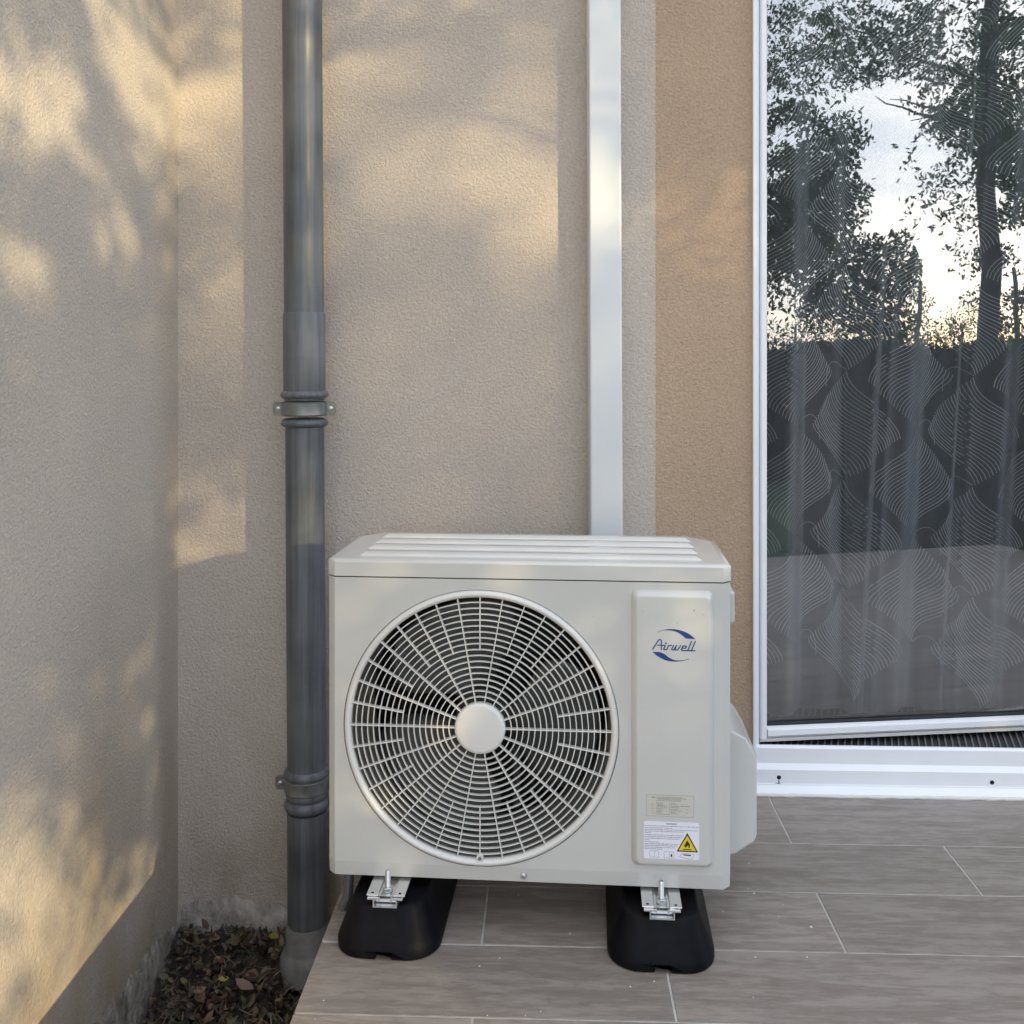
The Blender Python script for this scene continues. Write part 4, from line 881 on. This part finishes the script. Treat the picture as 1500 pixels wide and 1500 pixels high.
def sprigs(cs, dens, out_p, out_s, skip):
    for cx, cy, cz, rr in cs:
        for _ in range(int(dens * rr * rr * 60)):
            q = rng.normal(size=3); q = q / np.linalg.norm(q) * rng.uniform(0, 1) ** .4 * rr * np.array([1, 1, .6]); p = np.array([cx, cy, cz]) + q
            a = rng.uniform(0, 6.28); d = np.array([math.cos(a), math.sin(a), rng.uniform(-.2, .4)]); l = rng.uniform(.12, .3); n = int(l / .016)
            for i in range(n):
                p = p + d * l / n; d = d + np.array([0, 0, -.11]); d /= np.linalg.norm(d)
                side = np.cross(d, (0, 0, 1)) * (.018 if i % 2 else -.018)
                w_ = p + side + rng.normal(size=3) * .008
                if skip(w_): continue
                out_p.append((w_[0] - origin.x, w_[1] - origin.y, w_[2] - origin.z)); out_s.append(rng.uniform(.015, .027))
sprigs(cl, 1.55, P, sz, in_beam)
sprigs([(*(q + Vector((0, 0, -.04))), .15) for l in NEAR_LIMBS for q in l[2:]], 4.5, P, sz, lambda p: -1.5 < uv_of(p)[0] < .06 and -.2 < uv_of(p)[1] < 1.9)
leaves_obj('crown', P, sz, tr, (.065, .095, .04))
# two taller trees further off, out of the mirror image: one veils the back wall, the other is an unseen one added to shade the door
ft = tag(empty('tree', (12.4, -11.0, -.47)), 'tall airy tree beyond the hedge, the nearer of the two behind the garden tree', 'tree', 'tall trees beyond the hedge'); origin = Vector((12.4, -11.0, -.47)); P = []; sz = []
screen(-.72, .40, -.15, 1.95, 14.5, 16.0, .06, .95, lambda u, v: (1 - w_near(u, v)), P, sz, origin)
clumps([(origin.x + rng.normal() * 1.3, origin.y + rng.normal() * 1.3, 6.6 + rng.uniform(0, 2.6), rng.uniform(.5, .9)) for _ in range(14)], 300, P, sz, .06, .09, skip=lambda p: uv_of(p)[1] < 2.0 and -1.5 < uv_of(p)[0] < .42)
leaves_obj('crown', P, sz, ft); branchy(ft, (0, 0, 0), (.1, .2, 7.5), .13, 5, 8, 1.6)
ft = tag(empty('tree', (16.2, -13.4, -.47)), 'unseen dense tree added beyond the hedge to shade the door, the farther of the two behind the garden tree', 'tree', 'tall trees beyond the hedge'); origin = Vector((16.2, -13.4, -.47)); P = []; sz = []
screen(.40, 3.4, -.2, 2.6, 20, 22.5, .10, 1.3, lambda u, v: sst(u, .38, .5), P, sz, origin, .02)
leaves_obj('crown', P, sz, ft); branchy(ft, (0, 0, 0), (0, 0, 7.2), .16, 8, 8, 1.8)
def mirror_at(px, d):       # direction of a place seen in the glass, as azimuth from the mirror image of the viewer
    az = math.atan((px - 750) / 1500) + R(15.1); return -.73 + d * math.sin(az), 2.3 - d * math.cos(az)
def far_tree(label, x, y, h, rr, n, seed, conifer=False, hue=(.04, .065, .028)):
    root = tag(empty('tree', (x, y, -.47)), label, 'tree', 'trees far beyond the garden'); rd = random.Random(seed)
    global origin; origin = Vector((0, 0, 0)); P = []; s = []
    if conifer:
        for k in range(n * 6):
            q = rd.random(); z = h * (.08 + .92 * q); r2 = rr * (1.03 - q) * (1 + .3 * math.sin(z * 7)); a = rd.uniform(0, 6.28); r3 = r2 * rd.random() ** .5
            P.append((r3 * math.cos(a), r3 * math.sin(a), z - .3 * r3)); s.append(rd.uniform(.05, .1) * h / 6)
    else:
        cs_ = [(rd.gauss(0, rr * .5), rd.gauss(0, rr * .5), h * rd.uniform(.4, .92), rr * rd.uniform(.28, .5)) for _ in range(11)]
        clumps(cs_, n, P, s, .05 * h / 5, .09 * h / 5)
    leaves_obj('crown', P, s, root, hue); branchy(root, (0, 0, 0), (rd.uniform(-.2, .2), 0, h * .8), .02 * h, seed, 4, rr * .6)
for px, d, h, rr, con, lab in ((1340, 26, 4.1, 1.0, True, 'dark pointed conifer mirrored low in the middle of the door glass'), (1290, 34, 3.2, 1.8, False, 'low rounded tree mirrored left of the conifer in the door glass'),
                               (1405, 30, 3.0, 1.7, False, 'low spreading tree mirrored between the conifer and the trunk in the door glass'), (1170, 30, 3.0, 2.4, False, 'wide low tree mirrored at the left edge of the door glass'), (1495, 28, 4.6, 1.6, False, 'round tree mirrored at the right edge of the door glass')):
    x, y = mirror_at(px, d); far_tree(lab, x, y, h, rr, 260, int(px), con)
# hedge beside the terrace
hd = tag(empty('hedge', (2.72, -3.45, -.47)), 'dark clipped hedge standing beside the terrace, mirrored in the lower half of the door glass', 'hedge')
hh = 1.60; n = 30000; P = rng.uniform((0, -.32, 0), (11, .32, hh), (n, 3)); P[:, 2] *= 1 + .02 * np.sin(P[:, 0] * 5); sh = rng.uniform(0, 1, n) < .6; P[sh, 2] = hh * (1 - .04 * rng.uniform(0, 1, sh.sum())) * (1 + .02 * np.sin(P[sh, 0] * 5)); k = rng.uniform(0, 1, n) < .45; P[k, 1] = .3 + rng.uniform(0, .05, k.sum()); P[k, 2] = rng.uniform(0, hh, k.sum())
leaves_obj('foliage', P, rng.uniform(.018, .034, n), hd, (.03, .05, .022)); obj('stems', bx(.05, 11, -.24, .24, 0, hh - .06), M['bark'], hd)

# the garden's far hedge, low behind the lawn
hb = tag(empty('hedge', (1.5, -9.2, -.47)), 'long low hedge along the far end of the lawn, behind the nearer hedge', 'hedge')
n = 16000; P = rng.uniform((0, -.4, 0), (14, .4, 1.72), (n, 3)); k = rng.uniform(0, 1, n) < .6; P[k, 1] = .38 + rng.uniform(0, .08, k.sum()); P[:, 2] *= 1 + .03 * np.sin(P[:, 0] * 2.3)
leaves_obj('foliage', P, rng.uniform(.035, .06, n), hb, (.03, .05, .022)); obj('stems', bx(.05, 14, -.3, .3, 0, 1.6), M['bark'], hb)
